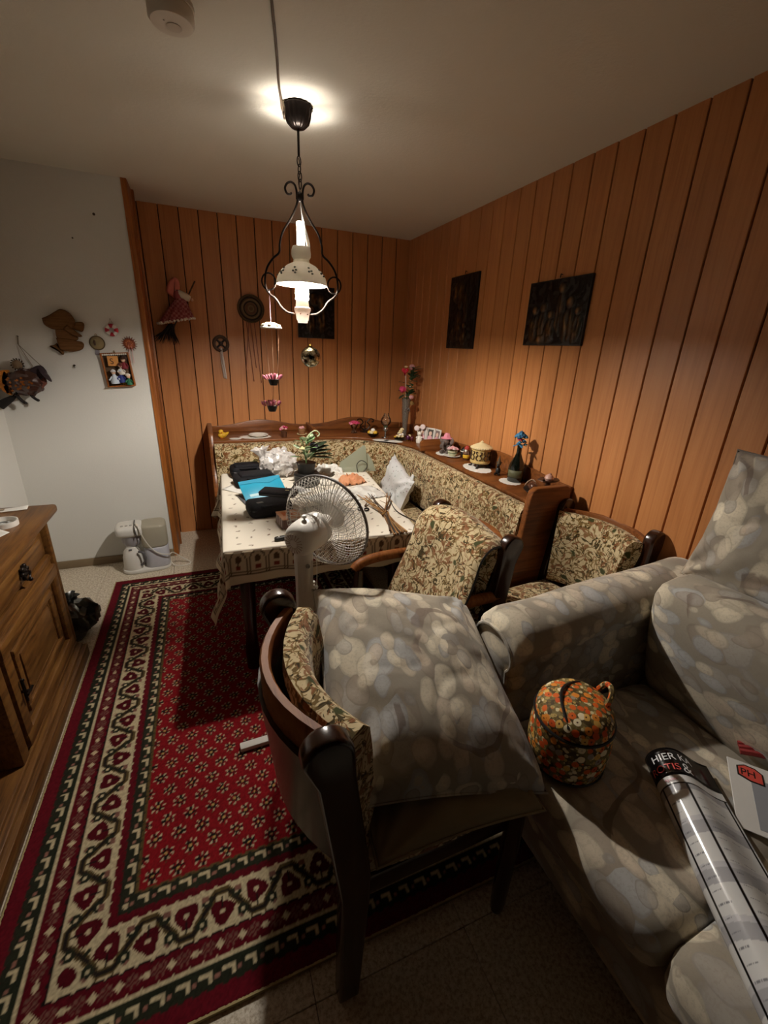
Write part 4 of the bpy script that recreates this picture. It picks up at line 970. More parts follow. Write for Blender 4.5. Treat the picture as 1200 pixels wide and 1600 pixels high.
for k in range(22):
    a = k*2.4; r = .02+.06*((k*37) % 10)/10; A('sequin', B().lathe([(0, .002), (.007, .001), (.007, 0), (0, 0)], T(-2.83+r*math.cos(a)*1.1, wy-.128, 1.32+r*math.sin(a)*.6) @ Rm('X', 90+20*math.sin(a)) @ Rm('Y', 15*math.cos(a)), 8), flat('9a5a22', .3, .6))
A('hat', flatpiece(smooth_poly([(-2.770, 1.405), (-2.717, 1.429), (-2.69, 1.38), (-2.733, 1.340), (-2.778, 1.37)], 3), .05, wy-.04, .015), flat('2a1a20', .8))
A('hat_brim', B().lathe([(.0, 0), (.035, 0), (.05, .006), (.034, .012), (0, .012)], T(-2.705, wy-.07, 1.37) @ Rm('Y', 60), 18), flat('2a1a20', .8))
A('cape', flatpiece(smooth_poly([(-2.81, 1.40), (-2.73, 1.40), (-2.70, 1.33), (-2.72, 1.30), (-2.76, 1.26), (-2.80, 1.30)], 3), .03, wy-.05, .012), flat('6e3c2c', .7))
hd = B().ball((-2.833, wy-.06, 1.428), (.026, .024, .028)); A('head', hd, flat('7d664c', .8)); A('nose', B().lathe([(.006, 0), (.0, .02)], T(-2.833, wy-.082, 1.426) @ Rm('X', 90), 8), flat('7d664c', .8))
hb = B()
for k in range(14): hb.tube([(-2.833+.022*math.cos(k*.45), wy-.055, 1.43+.024*math.sin(k*.45)), (-2.833+.035*math.cos(k*.45+.2), wy-.06, 1.43+.036*math.sin(k*.45+.2))], .004, 5)
A('hair', hb, flat('4a3a28', .9))
A('broom_stick', B().tube([(-2.90, wy-.05, 1.235), (-2.74, wy-.06, 1.40)], .006, 8), M_['darkwood'])
A('broom_head', B().lathe([(.008, 0), (.016, .02), (.022, .06), (.028, .105), (0, .105)], T(-2.885, wy-.05, 1.24) @ Rm('Y', -122), 14), flat('17110d', .95))
for (x0, z0, x1, z1) in ((-2.872, 1.262, -2.842, 1.205), (-2.80, 1.262, -2.775, 1.222)): A('leg', B().tube(bez([(x0, wy-.06, z0), ((x0+x1)/2-.006, wy-.07, (z0+z1)/2), (x1, wy-.07, z1), (x1+.014, wy-.085, z1-.004)], 5), [.009]*15+[.007], 8), flat('1c1512', .8))
for x1, z1 in ((-2.716, 1.425), (-2.755, 1.412)): A('string', B().tube([(-2.818, wy-.012, 1.545), (x1, wy-.055, z1)], .0018, 5), flat('7a6e5c', .8))
A('string', B().tube([(-2.812, wy-.010, 1.592), (-2.818, wy-.012, 1.545)], .0035, 6), flat('7a6e5c', .8))
A('nail', B().tube([(-2.812, wy+.004, 1.59), (-2.812, wy-.018, 1.593)], .003, 6), M_['iron'])
def hook(t, O, x, z): obj('nail', local(B().tube([(x, O[1]+.004, z), (x, O[1]-.012, z)], .0025, 6), O), M_['iron'], t)
O = (-2.305, wy, 1.652)
t = thing('lifebuoy_ornament', 'tiny red and white lifebuoy hanging on the white wall', 'wall ornament', O)
for k in range(8):
    a0 = k*45-22; pts = [(.026*math.cos(math.radians(a0+45*q/5)), -.013, .026*math.sin(math.radians(a0+45*q/5))) for q in range(6)]
    obj('ring_segment', B().tube(pts, .0125, 10), M_['red'] if k % 2 == 0 else M_['whiteplastic'], t)
obj('rope', B().tube([(-.015, -.008, .03), (.0, -.006, .066), (.017, -.008, .03)], .0012, 5), M_['straw'], t); obj('nail', B().tube([(0, .004, .066), (0, -.012, .066)], .0025, 6), M_['iron'], t)
O = (-2.40, wy, 1.57)
t = thing('round_hat_ornament', 'small round olive straw disc with dark figure hanging on the white wall', 'wall ornament', O)
obj('disc', B().lathe([(0, .018), (.02, .016), (.036, .010), (.041, .003), (.041, 0), (0, 0)], Rm('X', 90), 28), flat('8c7c58', .8), t)
obj('rim', B().tube([(.041*math.cos(2*PI*k/28), -.004, .041*math.sin(2*PI*k/28)) for k in range(28)], .004, 6, closed=True), flat('5c4a30', .8), t)
obj('dark_figure', B().ball((-.012, -.017, .0), (.007, .006, .016), u=10, v=8), M_['brownclay'], t); obj('ribbon', B().box((.004, -.006, -.058), (.022, .004, .03), Rm('Y', 12), bev=.001), flat('8b8790', .8), t); obj('loop', B().tube([(.006*math.cos(2*PI*k/12), -.003, .048+.007*math.sin(2*PI*k/12)) for k in range(12)], .0015, 5, closed=True), M_['straw'], t)
O = (-2.218, wy, 1.573)
t = thing('sun_ornament', 'small red brown spiky sun with dangling string on the white wall', 'wall ornament', O)
obj('face', B().lathe([(0, .014), (.02, .012), (.033, .005), (.034, 0), (0, 0)], Rm('X', 90), 26), flat('8e4526', .7), t)
for k in range(18):
    a = 2*PI*k/18; obj('ray', B().tube([(.031*math.cos(a), -.004, .031*math.sin(a)), (.049*math.cos(a), -.004, .049*math.sin(a))], [.004, .0008], 6), flat('7c3a1e', .7), t)
for k in range(9):
    a = 2*PI*k/9; obj('petal', B().ball((.018*math.cos(a), -.012, .018*math.sin(a)), (.006, .003, .006), u=8, v=5), flat('b5683c', .7), t)
for dx in (-.005, .012): obj('string', B().tube([(dx, -.012, .0), (dx+.001, -.016, -.12)], .0014, 5), M_['rosepink'], t)
# framed shadow box with little figures
O = (-2.305, wy, 1.408)
t = thing('shadow_box', 'small wooden shadow box with costumed mini figures and an orange card on the white wall', 'wall ornament', O, rot=(0, math.radians(-4), 0))
obj('back_panel', B().box((0, -.004, 0), (.155, .006, .20)), flat('5d4630', .8), t, smooth=False)
for nm, c, d in (('frame_side', (-.078, -.014, 0), (.010, .028, .21)), ('frame_side', (.078, -.014, 0), (.010, .028, .21)), ('frame_top', (0, -.014, .103), (.165, .028, .008)), ('frame_bottom', (0, -.02, -.103), (.165, .04, .008))): obj(nm, B().box(c, d, bev=.002), M_['trimwood'], t)
for k in range(12): obj('lace_scallop', B().ball((-.066+.012*k, -.030, .096), (.006, .003, .006), u=8, v=5), M_['porcelain'], t)
ca = obj('orange_card', B().box((-.018, -.034, .055), (.062, .003, .062), Rm('Y', 3), bev=.001, seg=1), flat('dd9a52', .7), t)
bt = text_mesh('S', .05); bmesh.ops.transform(bt, matrix=T(-.034, -.0362, .038) @ Rm('X', 90), verts=bt.verts[:]); obj('lettering', bt, flat('3a1f12', .7), ca, smooth=False)
def mini(x, z, body, head, w=.02, h=.05):
    f = obj('mini_figure', B().lathe([(0, 0), (w, .0), (w*1.05, h*.25), (w*.6, h*.7), (w*.3, h), (0, h)], T(x, -.04, z), 16), body, t)
    obj('mini_head', B().ball((x, -.042, z+h+.010), .013, u=12, v=8), flat('d9b59a', .7), f); obj('mini_hat', B().lathe([(0, .018), (.011, .012), (.017, .002), (.014, 0), (0, 0)], T(x, -.042, z+h+.014), 14), head, f)
    for s_ in (-1, 1): obj('mini_arm', B().tube([(x+s_*w*.5, -.045, z+h*.75), (x+s_*w*1.2, -.055, z+h*.4)], .005, 6), body, f)
mini(-.028, -.085, flat('c9d2dd', .7), flat('d7dbe0', .7), .026, .06); mini(.012, -.08, flat('22317a', .6), flat('c9d2dd', .7), .02, .055); mini(.052, -.098, flat('1f6b48', .6), flat('e0dcd2', .7), .017, .045); mini(.045, .005, flat('7c1f2a', .7), M_['brownclay'], .02, .045); mini(.022, -.03, flat('ded8cc', .7), flat('5a3322', .7), .018, .045)
for k in range(3): obj('gold_ring', B().tube([(.01+.012*k+.009*math.cos(2*PI*q/14), -.05, -.088+.009*math.sin(2*PI*q/14)) for q in range(14)], .0015, 5, closed=True), M_['brass'], t)
obj('dark_bundle', B().ball((.05, -.02, .07), (.022, .014, .02), u=12, v=8), flat('3b2a22', .9), t); obj('hanger', B().tube([(.004*math.cos(2*PI*q/10), -.006, .114+.006*math.sin(2*PI*q/10)) for q in range(10)], .0015, 5, closed=True), M_['brass'], t)
for x, z, r, l in ((-2.298, 2.293, .007, 'dark plug in a drilled hole high on the white wall'), (-2.430, 2.155, .0045, 'small dark nail head in the upper white wall'), (-2.551, 1.428, .006, 'dark hook on the white wall below the bonnet figure')):
    b = B().lathe([(0, .004), (r, .003), (r*1.1, 0), (0, 0)], T(0, 0, 0) @ Rm('X', 90), 10)
    if r == .006: b.tube([(0, -.002, .004), (0, -.010, .002), (0, -.012, -.010), (.003, -.008, -.014)], .003, 6)
    tag(obj('wall_hook' if r == .006 else 'wall_plug', b, flat('3b2c1e', .8), loc=(x, wy, z)), l, 'hook' if r == .006 else 'plug')
# ------------------------------------------------------------------ panelled back wall decorations
O = (-1.93, 0, 1.82)
t = thing('kitchen_witch_doll', 'rag doll witch in pink headscarf and plaid skirt on a broom by the wood trim', 'doll', O)
A = lambda n, b, m, **k: obj(n, local(b, O), m, t, **k)
A('headscarf', flatpiece(smooth_poly([(-1.915, 2.042), (-1.886, 2.027), (-1.88, 1.974), (-1.913, 1.90), (-1.937, 1.909), (-1.975, 1.942), (-1.949, 2.01)]), .05, -.02, .018), flat('d97f70', .85), angle=70)
A('sleeve', B().tube(bez([(-1.915, -.05, 1.94), (-1.87, -.065, 1.925), (-1.82, -.075, 1.90)], 5), [.018]+[.026]*8+[.022]*2, 10), flat('e0d6c2', .85))
pl = NT('plaid_skirt'); v = pl.coord(); bk = pl.n('TexBrick', {'Vector': v, 'Scale': 22.0}); ck = pl.n('TexChecker', {'Vector': v, 'Scale': 60.0, 'Color1': lin('8a3a3c'), 'Color2': lin('b9807c')}); pl.P(Base_Color=pl.mix(pl.noise(v, 40, 2).outputs[0], ck.outputs[0], lin('7a2c34')), Roughness=.9)
def skirt(u, v):
    a = PI*2*u; r = .035+.085*v+.012*math.sin(a*9)*v; return (-1.885-.045*v+r*math.cos(a), -.07+.4*r*math.sin(a), 1.90-.155*v+.025*math.cos(a)*v)
A('skirt', B().grid(skirt, 72, 10, wrap=True), pl.m, angle=70)
hm = B()
for k in range(30):
    p = skirt(k/30, 1.0); hm.ball(p, (.010, .006, .009), u=7, v=5)
A('lace_hem', hm, M_['porcelain'])
A('bodice', B().ball((-1.90, -.06, 1.92), (.032, .028, .04)), flat('9c4a4c', .85)); A('hand', B().ball((-1.806, -.078, 1.896), .012, u=10, v=7), flat('d9a98a', .8))
A('broom_stick', B().tube([(-1.772, -.07, 2.025), (-1.97, -.06, 1.67)], .005, 8), M_['darkwood'])
br = B(); random.seed(11)
for k in range(60):
    a = random.random()*6.28; r = .012*random.random(); q = random.uniform(-.10, .075)
    br.tube([(-1.965+r*math.cos(a)*2, -.06+r*math.sin(a), 1.72), (-1.99+q*.5, -.055+.02*math.sin(a), 1.66), (-2.0+q, -.05+.03*math.sin(a), 1.62-.05*random.random()+.15*max(0, -q))], [.004, .003, .001], 4)
o = A('broom_bristles', br, flat('1d1712', .95)); o['kind'] = 'stuff'
O = (-1.625, 0, 1.596)
t = thing('wheel_rosette', 'small dark wooden wheel with pale ribbons hanging on the back wall', 'wall ornament', O)
obj('rim', B().tube([(.052*math.cos(2*PI*k/32), -.012, .052*math.sin(2*PI*k/32)) for k in range(32)], .013, 8, closed=True), flat('4a3524', .7), t)
for k in range(4):
    a = PI/4+k*PI/2; obj('spoke', B().tube([(0, -.012, 0), (.05*math.cos(a), -.012, .05*math.sin(a))], .008, 7), flat('33241a', .7), t)
obj('hub', B().ball((0, -.014, 0), (.018, .012, .018), u=12, v=8), flat('33241a', .7), t)
def ribbon(pts, w, m, t, name='ribbon'):
    b = bmesh.new(); pts = bez(pts, 6); L_ = [(b.verts.new((p.x-w/2, p.y, p.z)), b.verts.new((p.x+w/2, p.y-.003*math.sin(i*.8), p.z))) for i, p in enumerate(pts)]
    for p, q in zip(L_, L_[1:]): b.faces.new((p[0], p[1], q[1], q[0]))
    o = obj(name, b, m, t, angle=180); md = o.modifiers.new('thickness', 'SOLIDIFY'); md.thickness = .001
for dx, zz, m in ((-.006, -.265, 'b8a79a'), (.008, -.27, 'c9bcb2'), (.0, -.25, '9d8d84')): ribbon([(0, -.022, -.03), (dx, -.018, -.12), (dx+.012, -.014, zz)], .012, flat(m, .8), t)
obj('hook', B().tube([(0, .004, .068), (0, -.01, .07), (0, -.012, .062)], .002, 5), M_['brass'], t)
O = (-1.375, 0, 1.868)
t = thing('straw_wall_plaque', 'round woven plaque with dark rings and long ribbons on the back wall', 'wall ornament', O)
obj('disc', B().lathe([(0, .012), (.10, .008), (.103, .004), (.100, 0), (0, 0)], Rm('X', 90), 40), flat('6b5238', .9), t)
for r, m, w in ((.098, '54402a', .008), (.082, '2c2219', .006), (.066, '7a6346', .006), (.052, '2c2219', .005), (.036, '6d4636', .006), (.020, '7a6346', .006)): obj('woven_ring', B().tube([(r*math.cos(2*PI*k/40), -.011, r*math.sin(2*PI*k/40)) for k in range(40)], w, 6, closed=True), flat(m, .9), t)
for x0, x1, zz in ((-.04, -.01, -.56), (-.01, .015, -.45), (.02, .05, -.57), (-.02, -.07, -.48)): ribbon([(x0, -.014, -.09), ((x0+x1)/2, -.010, zz*.6), (x1, -.008, zz)], .006, flat('8a5540', .8), t)
obj('hook', B().tube([(0, .004, .118), (0, -.01, .12), (0, -.012, .108)], .002, 5), M_['brass'], t)
# embossed copper pictures: generic figures beaten in relief
cop = NT('dark_beaten_copper'); v = cop.coord(); nz = cop.noise(v, 60, 3, .6)
cop.P(Base_Color=cop.mix(cop.math('MULTIPLY', nz.outputs[0], .4), cop.n('Attribute', attribute_name='paint').outputs['Color'], lin('140e0a')), Metallic=.55, Roughness=.34); cop.bump(nz.outputs[0], .25, .003)
def relief(name, label, Mx, w, h, figs, nail=True):
    t = thing(name, label, 'picture', group='embossed copper pictures'); t.matrix_world = Mx          # local x right, y up, z out of the wall
    obj('board', B().box((0, 0, .008), (w, h, .016), bev=.002), flat('120d0a', .6), t)
    def f(u, v):
        x, y = (u-.5)*(w-.012), (v-.5)*(h-.012); z = .0165
        for (fx, fy, bw, bh, hr) in figs:
            dx, dy = (x-fx)/bw, (y-fy)/bh; d = dx*dx+dy*dy
            if d < 1: z = max(z, .0165+(.014*math.sqrt(1-d)+.003*math.sin(dx*9+fy*40))*(.75+.5*noise.noise(Vector((x*40, y*25, fx)))))
            if hr:
                d = ((x-fx)**2+(y-fy-bh-hr*.6)**2)/hr**2
                if d < 1: z = max(z, .0165+.014*math.sqrt(1-d))
        return (x, y, z+.0025*noise.noise(Vector((x*45, y*45, w))))
    nu, nv = 70, 80; V = np.array([f(i/(nu-1), j/(nv-1)) for i in range(nu) for j in range(nv)]); o = grid_mesh('copper_relief', V, nu, nv, cop.m, t)
    hgt = np.clip((V[:, 2:3]-.0165)/.014, 0, 1)**2.5; n_ = np.array([[.35+.65*max(0, min(1, .5+1.6*noise.noise(Vector((p[0]*55, p[1]*28, w*9)))))] for p in V]); hgt = hgt*n_; paint_mesh(o, srgb('17110c')*(1-hgt)+srgb('8d6535')*hgt)  # raised copper painted paler, metal highlights put into the vertex colours
    obj('hook', B().tube([(0, h/2+.02, -.003), (0, h/2+.022, .012), (0, h/2+.004, .014)], .003, 6), M_['iron'], t)
MRW = lambda y, z: Matrix(((0, 0, -1, 0), (-1, 0, 0, y), (0, 1, 0, z), (0, 0, 0, 1)))
relief('copper_relief_picture', 'tall narrow dark copper relief picture on the right wall nearest the room corner', MRW(-.99, 1.877), .365, .485, [(-.02, -.08, .05, .11, .03), (.05, .02, .03, .12, .0), (-.04, .13, .11, .07, 0), (.06, -.16, .05, .06, .02), (-.09, -.15, .04, .05, 0)])
relief('copper_relief_picture', 'wide dark copper relief picture of standing figures on the right wall', MRW(-1.94, 1.825), .445, .325, [(-.15, -.07, .035, .075, .024), (-.085, -.06, .035, .075, .024), (-.02, -.08, .04, .06, .022), (.04, .0, .03, .10, .028), (.11, -.06, .05, .085, .03), (.17, -.08, .035, .07, .02), (-.08, -.13, .10, .025, 0)])
relief('copper_relief_picture', 'dark copper relief picture on the back wall behind the pendant lamp', Matrix(((1, 0, 0, -.84), (0, 0, -1, 0), (0, 1, 0, 1.872), (0, 0, 0, 1))), .315, .40, [(-.05, -.08, .04, .09, .028), (.04, -.06, .045, .10, .03), (0, .10, .10, .05, 0)])
# ------------------------------------------------------------------ ornaments on the bench shelf
ZS = SZ
def doily(x, y, r, label, sq=.8, rz=0):
    o = obj('lace_doily', B().lathe([(0, .0022), (r*.9, .0022), (r, .0014), (r, 0), (0, 0)], n=48, squash=sq, wave=(16, .04)), M_['doily'], loc=(x, y, ZS)); o.rotation_euler.z = math.radians(rz)
    return tag(o, label, 'doily', 'lace doilies on the bench shelf')
def flower_head(par, c, r, m, n=6, name='flower'):
    f = B()
    for k in range(n):
        a = 2*PI*k/n; f.ball((c[0]+r*.6*math.cos(a), c[1]+r*.6*math.sin(a), c[2]+.15*r*math.sin(3*a)), (r*.5, r*.5, r*.42), u=8, v=5)
    f.ball((c[0], c[1], c[2]+r*.35), r*.45, u=8, v=5); return obj(name, f, m, par, angle=60)
def leaf(par, p, d, ln, w, m, up=(0, 0, 1), name='leaf'):
    d = Vector(d).normalized(); s = d.cross(Vector(up)); s = s.normalized() if s.length > 1e-4 else Vector((1, 0, 0)); n = s.cross(d)
    def f(u, v): return Vector(p)+d*ln*u+s*w*(v-.5)*2*math.sin(PI*min(.98, u*.96+.02))**.8+n*(.18*ln*u*(1-u)-.25*w*abs(2*v-1)**2*0-.1*w*(1-abs(2*v-1)))
    o = obj(name, B().grid(f, 6, 4), m, par, angle=180); o.modifiers.new('thickness', 'SOLIDIFY').thickness = .0008; return o
t = thing('duck_figurine', 'small yellow duckling figure at the left end of the bench shelf', 'figurine', (-1.685, -.29, ZS), 20)
obj('body', B().ball((0, 0, .024), (.036, .026, .024)), M_['yellow'], t); obj('head', B().ball((-.012, -.005, .052), .019), M_['yellow'], t)
obj('beak', B().ball((-.016, -.024, .050), (.006, .010, .004), u=8, v=5), flat('c56a1c', .5), t); obj('tail', B().lathe([(.014, 0), (.008, .02), (0, .03)], T(.03, 0, .03) @ Rm('Y', 60), 10), M_['yellow'], t)
for s_ in (-1, 1): obj('wing', B().ball((.006, .022*s_, .028), (.02, .007, .014), u=10, v=7), flat('c7991f', .6), t)
for s_ in (-1, 1): obj('foot', B().ball((-.012, .012*s_, .004), (.012, .007, .004), u=8, v=5), flat('c56a1c', .5), t)
doily(-1.59, -.33, .045, 'small round lace doily beside the yellow duckling on the bench shelf')
doily(-1.43, -.28, .125, 'large pale lace doily beneath the white plate on the bench shelf', .6)
t = thing('porcelain_plate', 'white porcelain plate lying on the doily on the bench shelf', 'plate', (-1.405, -.275, ZS+.003))
obj('dish', B().lathe([(0, .004), (.045, .004), (.058, .012), (.078, .018), (.080, .016), (.06, .006), (.045, 0), (0, 0)], n=36), M_['porcelain'], t); obj('rim_band', B().tube([(.076*math.cos(2*PI*k/36), .076*math.sin(2*PI*k/36), .0178) for k in range(36)], .0014, 5, closed=True), flat('a9a49a', .4), t)
t = thing('potted_posy', 'dark clay pot with pink blossoms on the shelf right of the plate', 'flower pot', (-1.205, -.33, ZS))
obj('pot', B().lathe([(0, 0), (.020, 0), (.024, .03), (.027, .048), (.023, .05), (0, .046)], n=20), M_['brownclay'], t)
for k in range(13):
    a = k*2.4; r = .028*math.sqrt(k/13); flower_head(t, (r*math.cos(a)*1.2, r*math.sin(a), .062+.026*(1-r/.03)+.004*(k % 3)), .011, [M_['pink'], M_['rosepink'], M_['deeppink']][k % 3], 5, 'blossom')
t = thing('egg_basket', 'tiny wicker basket of pinkish eggs on the shelf beside the divider post', 'basket', (-1.04, -.25, ZS))
obj('saucer', B().lathe([(0, .006), (.030, .006), (.044, .010), (.044, .007), (.03, 0), (0, 0)], n=28), M_['cream'], t)
bk = obj('basket', B().lathe([(0, .006), (.024, .006), (.028, .03), (.034, .055), (.031, .055), (.026, .03), (0, .02)], n=24), flat('9a6e48', .8), t)
for z in (.018, .032, .046): obj('wicker_ring', B().tube([((.0265+.1*(z-.018))*math.cos(2*PI*k/24)*1.02, (.0265+.1*(z-.018))*math.sin(2*PI*k/24)*1.02, z) for k in range(24)], .003, 6, closed=True), flat('84582f', .8), bk)
for k in range(5): obj('egg', B().ball((.014*math.cos(k*1.3), .014*math.sin(k*1.3), .058+.006*(k == 4)), (.011, .011, .013), u=10, v=7), M_['rosepink'], t)
t = thing('pink_flower_glass', 'footed glass filled with bright pink flowers at the middle of the back shelf', 'vase', (-.565, -.24, ZS))
obj('glass', B().lathe([(0, 0), (.024, .0), (.026, .004), (.010, .012), (.012, .03), (.028, .05), (.036, .075), (.034, .075), (.026, .05), (.008, .03), (0, .014)], n=28), M_['glass'], t)
for k in range(6): a = k*1.05; obj('glass_petal', B().tube([(.012*math.cos(a), .012*math.sin(a), .02), (.03*math.cos(a), .03*math.sin(a), .004)], [.004, .006], 6), M_['glass'], t)
for k in range(14):
    a = k*2.4; r = .040*math.sqrt(k/14); flower_head(t, (r*math.cos(a), r*math.sin(a), .098-.4*r+.004*(k % 3)), .016, [M_['deeppink'], M_['pink']][k % 3 == 0], 5, 'blossom')
t = thing('scroll_candle_holder', 'black wrought iron scroll candle holder standing behind the fruit bowl', 'candle holder', (-.445, -.20, ZS))
obj('foot', B().lathe([(0, 0), (.05, 0), (.05, .006), (.01, .012), (0, .012)], n=24), M_['iron'], t)
for s_ in (-1, 1):
    obj('scroll', B().tube(bez([(0, 0, .01), (s_*.03, 0, .03), (s_*.045, 0, .06), (s_*.02, 0, .085), (s_*.045, 0, .115), (s_*.075, 0, .11), (s_*.078, 0, .09), (s_*.062, 0, .088)], 6), .0055, 7), M_['iron'], t)
obj('stem', B().tube([(0, 0, .01), (0, 0, .10)], .005, 8), M_['iron'], t)
t = thing('fruit_bowl', 'small dark bowl of yellow fruit in front of the iron scroll holder', 'bowl', (-.465, -.46, ZS))
obj('bowl', B().lathe([(0, 0), (.022, 0), (.024, .006), (.045, .022), (.052, .036), (.048, .036), (.04, .024), (0, .012)], n=28), M_['iron'], t)
for k, (x, y, z) in enumerate([(-.018, -.01, .042), (.016, -.014, .040), (0, .018, .042), (.026, .014, .038), (-.026, .016, .038), (0, 0, .06)]): obj('fruit', B().ball((x, y, z), (.020, .018, .017), u=12, v=8), [M_['cream'], M_['yellow'], M_['porcelain']][k % 3] if k else M_['cream'], t)
doily(-.44, -.60, .075, 'lace doily under the fruit bowl in the corner of the shelf', .6, -30)
doily(-.36, -.66, .085, 'lace doily under the glass oil lamp in the shelf corner', .55, -35)
t = thing('glass_oil_lamp', 'small glass oil lamp with bulbous clear chimney in the shelf corner', 'lamp', (-.365, -.50, ZS+.0025))
obj('foot', B().lathe([(0, .004), (.032, .004), (.034, 0), (0, 0)], n=24), M_['silver'], t); obj('stem', B().lathe([(.008, .004), (.010, .02), (.007, .034), (.010, .05), (.024, .06), (.026, .075), (.018, .088), (0, .09)], n=20), M_['silver'], t)
obj('burner', B().lathe([(.018, .088), (.02, .10), (.012, .106), (0, .106)], n=20), flat('39452f', .5), t)
obj('chimney', B().lathe([(.020, .10), (.036, .115), (.046, .138), (.042, .16), (.026, .182), (.020, .195), (.021, .205)], n=28), M_['glass'], t)
t = thing('dried_flower_posy', 'little bowl of yellow and cream artificial flowers below the tall vase', 'flowers', (-.29, -.63, ZS))
obj('dish', B().lathe([(0, 0), (.03, 0), (.045, .014), (.042, .015), (.028, .006), (0, .006)], n=24), flat('2c2a20', .6), t)
for k in range(12): a = k*2.4; r = .04*math.sqrt(k/12); flower_head(t, (r*math.cos(a), r*math.sin(a), .026+.012*(k % 3)), .013, [M_['yellow'], M_['cream'], M_['porcelain']][k % 3], 5, 'blossom')
for k in range(3): flower_head(t, (.012+.01*k, .022, .06+.014*k), .018, M_['cream'], 6, 'rose')
for k in range(6): a = k*1.05; leaf(t, (.02*math.cos(a), .02*math.sin(a), .02), (math.cos(a), math.sin(a), .3), .035, .010, M_['greenleaf'])
def tall_vase():
    t = thing('tall_rose_vase', 'tall slim grey glass vase with roses and a red heart pick in the room corner', 'vase', (-.17, -.47, ZS))
    vg = milky('smoky_vase_glass', '9a9084', .45, .5, .05)
    obj('vase', B().lathe([(0, 0), (.026, 0), (.028, .006), (.018, .02), (.020, .06), (.026, .15), (.034, .27), (.040, .33), (.037, .33), (.024, .15), (.015, .03), (0, .02)], n=24), vg, t)
    obj('ribbon_bow', B().tube(bez([(-.02, -.03, .22), (-.012, -.036, .25), (0, -.034, .235), (.014, -.036, .25), (.022, -.03, .222)], 5), .005, 6), flat('6a5f58', .7), t)
    stems = [((-.03, -.02, .57), M_['red']), ((.035, .0, .585), M_['rosepink']), ((-.055, -.03, .40), M_['deeppink']), ((.03, -.03, .335), M_['rosepink']), ((.045, -.03, .30), flat('b98a4a', .7)), ((.01, .01, .46), M_['greenleaf'])]
    for k, (p, m) in enumerate(stems):
        obj('stem', B().tube(bez([(0, 0, .10), (p[0]*.3, p[1]*.3, .28), (p[0]*.9, p[1], p[2]-.03)], 6), .0022, 6), M_['greenleaf'] if k else M_['porcelain'], t)
    hp = [(math.sin(a)**3*.030, (13*math.cos(a)-5*math.cos(2*a)-2*math.cos(3*a)-math.cos(4*a))*.0019) for a in [2*PI*k/28 for k in range(28)]]
    h = obj('heart_pick', B().prism(hp[::-1], .026, T(-.03, -.02+.013, .555) @ Rm('Z', -22) @ Rm('X', 90), bev=.009, seg=4), flat('c11a34', .2, spec=.8), t, angle=80)
    obj('heart_cap', B().ball((-.03, -.022, .588), (.016, .012, .008), u=10, v=6), M_['cream'], h)
    for p, r, m in (((.035, 0, .585), .032, M_['rosepink']), ((-.055, -.03, .405), .038, M_['deeppink']), ((.03, -.03, .34), .026, M_['rosepink']), ((.012, -.035, .43), .008, M_['porcelain'])):
        o = B(); o.ball(p, (r*.6, r*.6, r*.75), u=10, v=7)
        for k in range(9):
            a = k*2.4; q = r*(.45+.06*k); o.ball((p[0]+q*.7*math.cos(a), p[1]+q*.7*math.sin(a), p[2]-r*.1+r*.3*(1-k/9)), (r*.36, r*.36, r*.5), u=8, v=5)
        obj('rose', o, m, t, angle=60)
    random.seed(5)
    for k in range(46):
        z = .33+.25*random.random(); a = random.uniform(0, 6.28); x = .03+.05*(z-.33)/.24
        leaf(t, (x*.6, -.01, z), (math.cos(a), math.sin(a), random.uniform(-.2, .6)), random.uniform(.05, .08), random.uniform(.014, .022), M_['greenleaf'])
    for k in range(3): leaf(t, (-.035, -.02, .46-.05*k), (-1, -.2, .1-.4*k), .06, .020, flat('23301f', .6))
    for k in range(4): leaf(t, (.04, -.025, .31), (.5-.25*k, -.4, -.6), .04, .012, flat('8a6a34', .7))
tall_vase()
for k, (x, y, m, l) in enumerate(((-.225, -.665, flat('4d1a3c', .25, spec=.8), 'dark purple glazed egg on the shelf in front of the tall vase'), (-.205, -.70, flat('551a26', .3, spec=.8), 'dark red glazed egg on the shelf beside the purple egg'), (-.20, -.64, M_['cream'], 'cream speckled egg behind the purple egg on the shelf'))):
    t = thing('decorative_egg', l, 'egg', (x, y, ZS), group='glazed eggs in the shelf corner'); obj('shell', B().lathe([(0, .004)]+[(.017*math.sin(a)*(1-.1*math.cos(a)), .026-.022*math.cos(a)) for a in [PI*q/12 for q in range(1, 12)]]+[(0, .048)], n=18), m, t); obj('stand', B().lathe([(.012, 0), (.013, .006), (.009, .009), (0, .006)], n=16), M_['brass'], t)
t = thing('white_bunny_figurine', 'white porcelain figure with two round discs on the shelf beside the photo frame', 'figurine', (-.165, -.755, ZS), -25)
obj('body', B().lathe([(0, 0), (.024, 0), (.027, .02), (.02, .05), (.013, .058), (0, .06)], n=20), M_['porcelain'], t); obj('head', B().ball((0, 0, .075), .019), M_['porcelain'], t)
for s_ in (-1, 1): obj('round_disc', B().lathe([(0, .010), (.018, .008), (.023, 0), (.018, -.004), (0, -.005)], T(.024*s_, 0, .125+.006*s_) @ Rm('X', 90), 20), flat('e6d6d2', .4), t); obj('stick', B().tube([(.01*s_, 0, .07), (.022*s_, 0, .11)], .003, 6), M_['porcelain'], t)
for s_ in (-1, 1): obj('arm', B().ball((.02*s_, -.012, .045), (.009, .012, .009), u=10, v=7), M_['porcelain'], t)
t = thing('triple_photo_frame', 'folding silver photo frame with three baby portraits on the corner shelf', 'photo frame', (-.085, -.80, ZS), -62)
